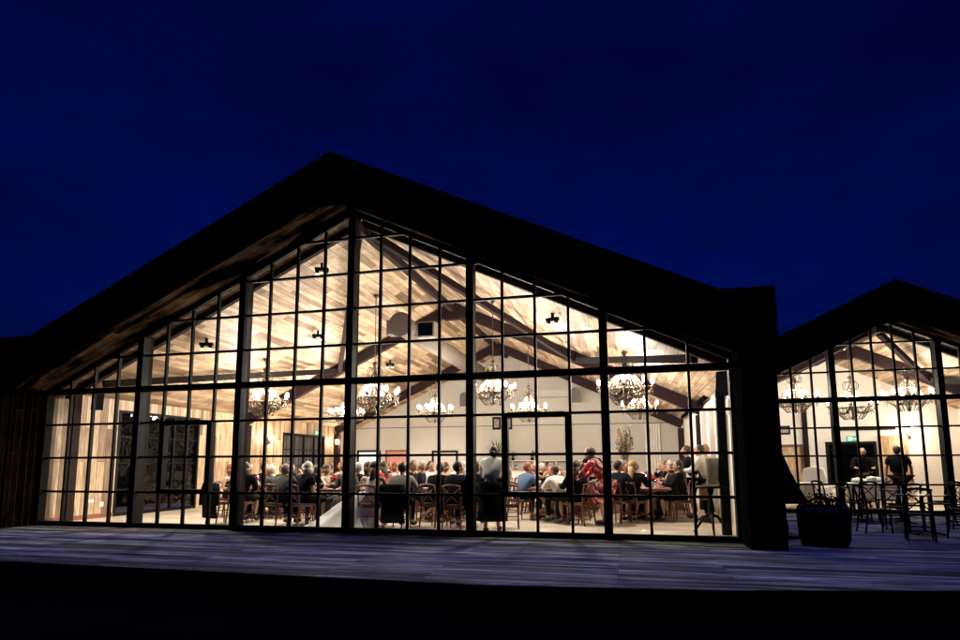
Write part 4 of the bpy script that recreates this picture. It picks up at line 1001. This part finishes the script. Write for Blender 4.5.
def armchair(loc, rz, lb):
    r = thing('wing_armchair', lb, 'armchair', loc, rz, 'cream wing armchairs')
    m = MB(); m.box(-.3, .3, -.28, .3, .2, .45); m.build('seat', 'whitecloth', r, bevel=.04)
    m = MB(); m.prism([(-.32, .3), (.32, .3), (.34, .9), (.28, 1.15), (.0, 1.22), (-.28, 1.15), (-.34, .9)], -.42, -.28); m.build('backrest', 'whitecloth', r, bevel=.02)
    for s in (-1, 1):
        m = MB(); m.box(s*.35-.06, s*.35+.06, -.28, .3, .2, .62); m.build('armrest', 'whitecloth', r, bevel=.03)
        for yy in (-.3, .25):
            m = MB(); m.tube([(s*.28, yy, 0), (s*.27, yy, .2)], [.018, .028], 8); m.build('leg', 'chairwood', r)
armchair((18.55, 9.0, .02), 2.6, 'cream wing armchair nearer the pier in the small right hall')
armchair((19.25, 9.9, .02), -2.3, 'cream wing armchair beside the column in the small right hall')
def clothtable(loc, lb, w_=1.4):
    r = thing('cloth_table', lb, 'table', loc, 0, 'cloth covered tables')
    m = MB(); m.box(-w_/2, w_/2, -.35, .35, .7, .74); m.build('tabletop', 'palewood', r)
    n = 40; vs = []
    for z, g_ in ((.746, 0), (.735, .02), (.5, .04), (.28, .07)):
        for k in range(n):
            a = 2*PI*k/n; sx = w_/2+.01; sy = .36; c, s = math.cos(a), math.sin(a); q = 1/max(abs(c), abs(s)); wv = 1+g_*math.sin(k*2.4)
            vs.append((c*q*sx*(1+g_*.5)*wv, s*q*sy*(1+g_)*wv, z))
    m = MB(); m.add(vs, [(i*n+k, i*n+(k+1) % n, (i+1)*n+(k+1) % n, (i+1)*n+k) for i in range(3) for k in range(n)]+[tuple(range(n))]); m.build('tablecloth', 'whitecloth', r)
    for sx in (-1, 1):
        for sy in (-1, 1):
            m = MB(); m.tube([(sx*(w_/2-.08), sy*.28, 0), (sx*(w_/2-.08), sy*.28, .7)], .022, 8); m.build('leg', 'palewood', r)
clothtable((19.95, 8.45, .02), 'table under a white cloth in front of the woman by the dark doorway')
clothtable((17.9, 8.5, .02), 'low table with pale cloth just right of the dark pier', 1.0)
m = MB()
for k, (dx, dz, s_) in enumerate(((-.3, .1, .16), (-.05, .08, .13), (.22, .12, .17), (.42, .07, .12), (.05, .22, .12))): m.ball((dx, 0, dz*.5), (s_*1.05, .14, s_*.5), 22, 16, fn=lambda p: p*(1+.16*math.sin(p.x*9+p.y*7)+.1*math.sin(p.z*15+p.x*13)))
o = m.build('linen_pile', 'whitecloth', None, True); o.location = (19.95, 8.45, .78); tag(o, 'pile of crumpled white linen on the cloth covered table', 'linen')
put(make_person('dark haired woman in black standing before the dark doorway, small right hall', Pose('stand', .25, arms=('fwd', 'fwd'), hpitch=-.3), 'c_black', 'c_black', hair='bun', hairm='h_dark'), 20.1, 9.3, 2.9)
put(make_person('man in a black T-shirt standing back to the glass, small right hall', Pose('stand', .08, arms=('down', 'down'), hyaw=.1), 'c_black', 'c_black', hairm='h_dark', sleeves='short', skinm='skin2', thick=1.4), 20.62, 8.2, -.1)

# ------------------------------------------------------------------ terrace furniture at the right
darkchair = make_crossback('c_black', None)
for i, (x, y, rz) in enumerate(((18.15, 1.0, -.3), (19.0, 1.3, .6), (17.85, 2.1, -1.5), (18.5, 2.9, 2.9), (19.5, 2.4, 1.7), (18.9, 3.5, .3), (18.25, 4.3, -1.4), (19.8, 4.2, 1.5), (18.0, 5.5, -1.2), (19.3, 5.5, 1.2), (19.75, 1.6, .9), (19.9, 3.1, -.8), (20.6, 3.6, 1.9), (18.6, 5.0, .2), (20.3, 5.0, .4))):
    place(darkchair, USED, (x, y, 0), rz, f'black terrace chair, {(ORD+["twelfth", "thirteenth", "fourteenth", "fifteenth"])[i]} of the cluster outside the small right hall', 'chair', 'black chairs on the terrace')
def tt(x, y, lb):
    r = thing('terrace_table', lb, 'table', (x, y, 0), 0, 'round terrace tables')
    m = MB(); m.lathe([(.44, .72), (.45, .74), (.001, .745)], n=28); m.build('tabletop', plain('slate_top', (.05, .05, .055), .15), r)
    m = MB(); m.lathe([(.03, .03), (.03, .72)], n=10); m.build('pole', 'black', r)
    for k in range(4):
        a = PI/4+PI/2*k; m = MB(); m.tube([(0, 0, .06), (math.cos(a)*.34, math.sin(a)*.34, .015)], .016, 6); m.build('foot', 'black', r)
tt(18.65, 2.05, 'round dark terrace table nearer the camera among the black chairs')
tt(19.1, 4.25, 'round dark terrace table in the middle of the black chair cluster')
tt(20.3, 2.6, 'round dark terrace table furthest right among the black chairs')
tt(18.65, 5.75, 'round dark terrace table closest to the small right hall')

# planter with clipped dark shrub and folded parasol by the pier
pn = thing('planter', 'black round planter tub with dark shrub beside the pier', 'planter', (16.35, -.05, 0))
m = MB(); m.lathe([(.33, 0), (.38, .1), (.4, .5), (.38, .64), (.35, .63), (.3, .56), (.001, .56)], n=28); m.build('tub', 'pot', pn, True)
m = MB(); rr = random.Random(2)
for k in range(520):
    a = rr.random()*2*PI; u = rr.random(); ph = math.acos(1-u); q = rr.uniform(.6, 1.05)
    p = Vector((math.cos(a)*math.sin(ph)*.36*q, math.sin(a)*math.sin(ph)*.36*q, (.58+math.cos(ph)*.26*q))); v_ = Vector((rr.uniform(-1, 1), rr.uniform(-1, 1), rr.uniform(-.4, 1))).normalized()*.045
    w_ = v_.cross(Vector((rr.random(), rr.random(), rr.random()))).normalized()*.018
    m.add([p, p+v_*.5+w_, p+v_, p+v_*.5-w_], [(0, 1, 2, 3)])
m.build('foliage', 'leafdark', pn)
ps = thing('folded_parasol', 'folded dark parasol on a stand behind the planter', 'parasol', (15.98, .9, 0))
m = MB(); m.tube([(0, 0, 0), (0, 0, 1.55)], .022, 8); m.build('pole', 'black', ps)
m = MB()
m.loft([((0, 0, 1.5), (.03, 0, 0), (0, .03, 0)), ((0, 0, 1.2), (.14, 0, 0), (0, .12, 0)), ((0, 0, .9), (.27, 0, 0), (0, .22, 0)), ((0, 0, .62), (.42, 0, 0), (0, .3, 0))], 14); m.build('canopy', 'c_black', ps, True)
m = MB(); m.lathe([(.25, 0), (.25, .06), (.05, .1), (.03, .3)], n=20); m.build('base', 'pot', ps)

st = thing('low_stool', 'low stool with a pink cushion between the pier and the planter', 'stool', (16.95, 2.6, 0))
m = MB(); m.box(-.3, .3, -.2, .2, .36, .4); m.build('seat', 'black', st)
m = MB(); m.box(-.29, .29, -.19, .19, .401, .48); m.build('cushion', 'c_pink', st, bevel=.03)
for sx in (-1, 1):
    for sy in (-1, 1): m = MB(); m.tube([(sx*.26, sy*.16, 0), (sx*.25, sy*.15, .36)], .016, 6); m.build('leg', 'black', st)
# hedge added beyond the left wall; hides the sky so its windows stay dark
hd_ = thing('hedge', 'tall dark hedge added outside the left wall to block the sky seen through its windows', 'hedge', (-3.2, -0.2, -.28))
hr = random.Random(4); m = MB()
for k in range(5200):
    p = Vector((hr.uniform(-.5, .45)+.12*math.sin(k), hr.uniform(0.6, 24), hr.uniform(0, 3.75+.2*math.sin(k*.7)))); v_ = Vector((hr.uniform(-1, 1), hr.uniform(-1, 1), hr.uniform(-.5, 1))).normalized()*.5
    w_ = v_.cross(Vector((hr.random(), hr.random(), hr.random()))).normalized()*.22
    m.add([p, p+v_*.5+w_, p+v_, p+v_*.5-w_], [(0, 1, 2, 3)])
m.build('foliage', 'leafdark', hd_)
m = MB()
for k in range(24): m.tube([(0, .8+k, 0), (.05, .85+k, 1.6), (0, .9+k, 3.2)], [.06, .045, .02], 6)
m.box(-.05, .05, .8, 23.8, .5, .56); m.build('stems', 'leafdark', hd_)

# unused prototypes are parked nowhere: drop any that was never placed
for pr_ in [chand, sc, sp, chairP, tableP, gobP, plaP, botP, canP, flP, napP, darkchair]+list(protos.values()):
    if not USED.get(pr_.name):
        for c in children(pr_):
            for c2 in children(c): bpy.data.objects.remove(c2)
            bpy.data.objects.remove(c)
        bpy.data.objects.remove(pr_)
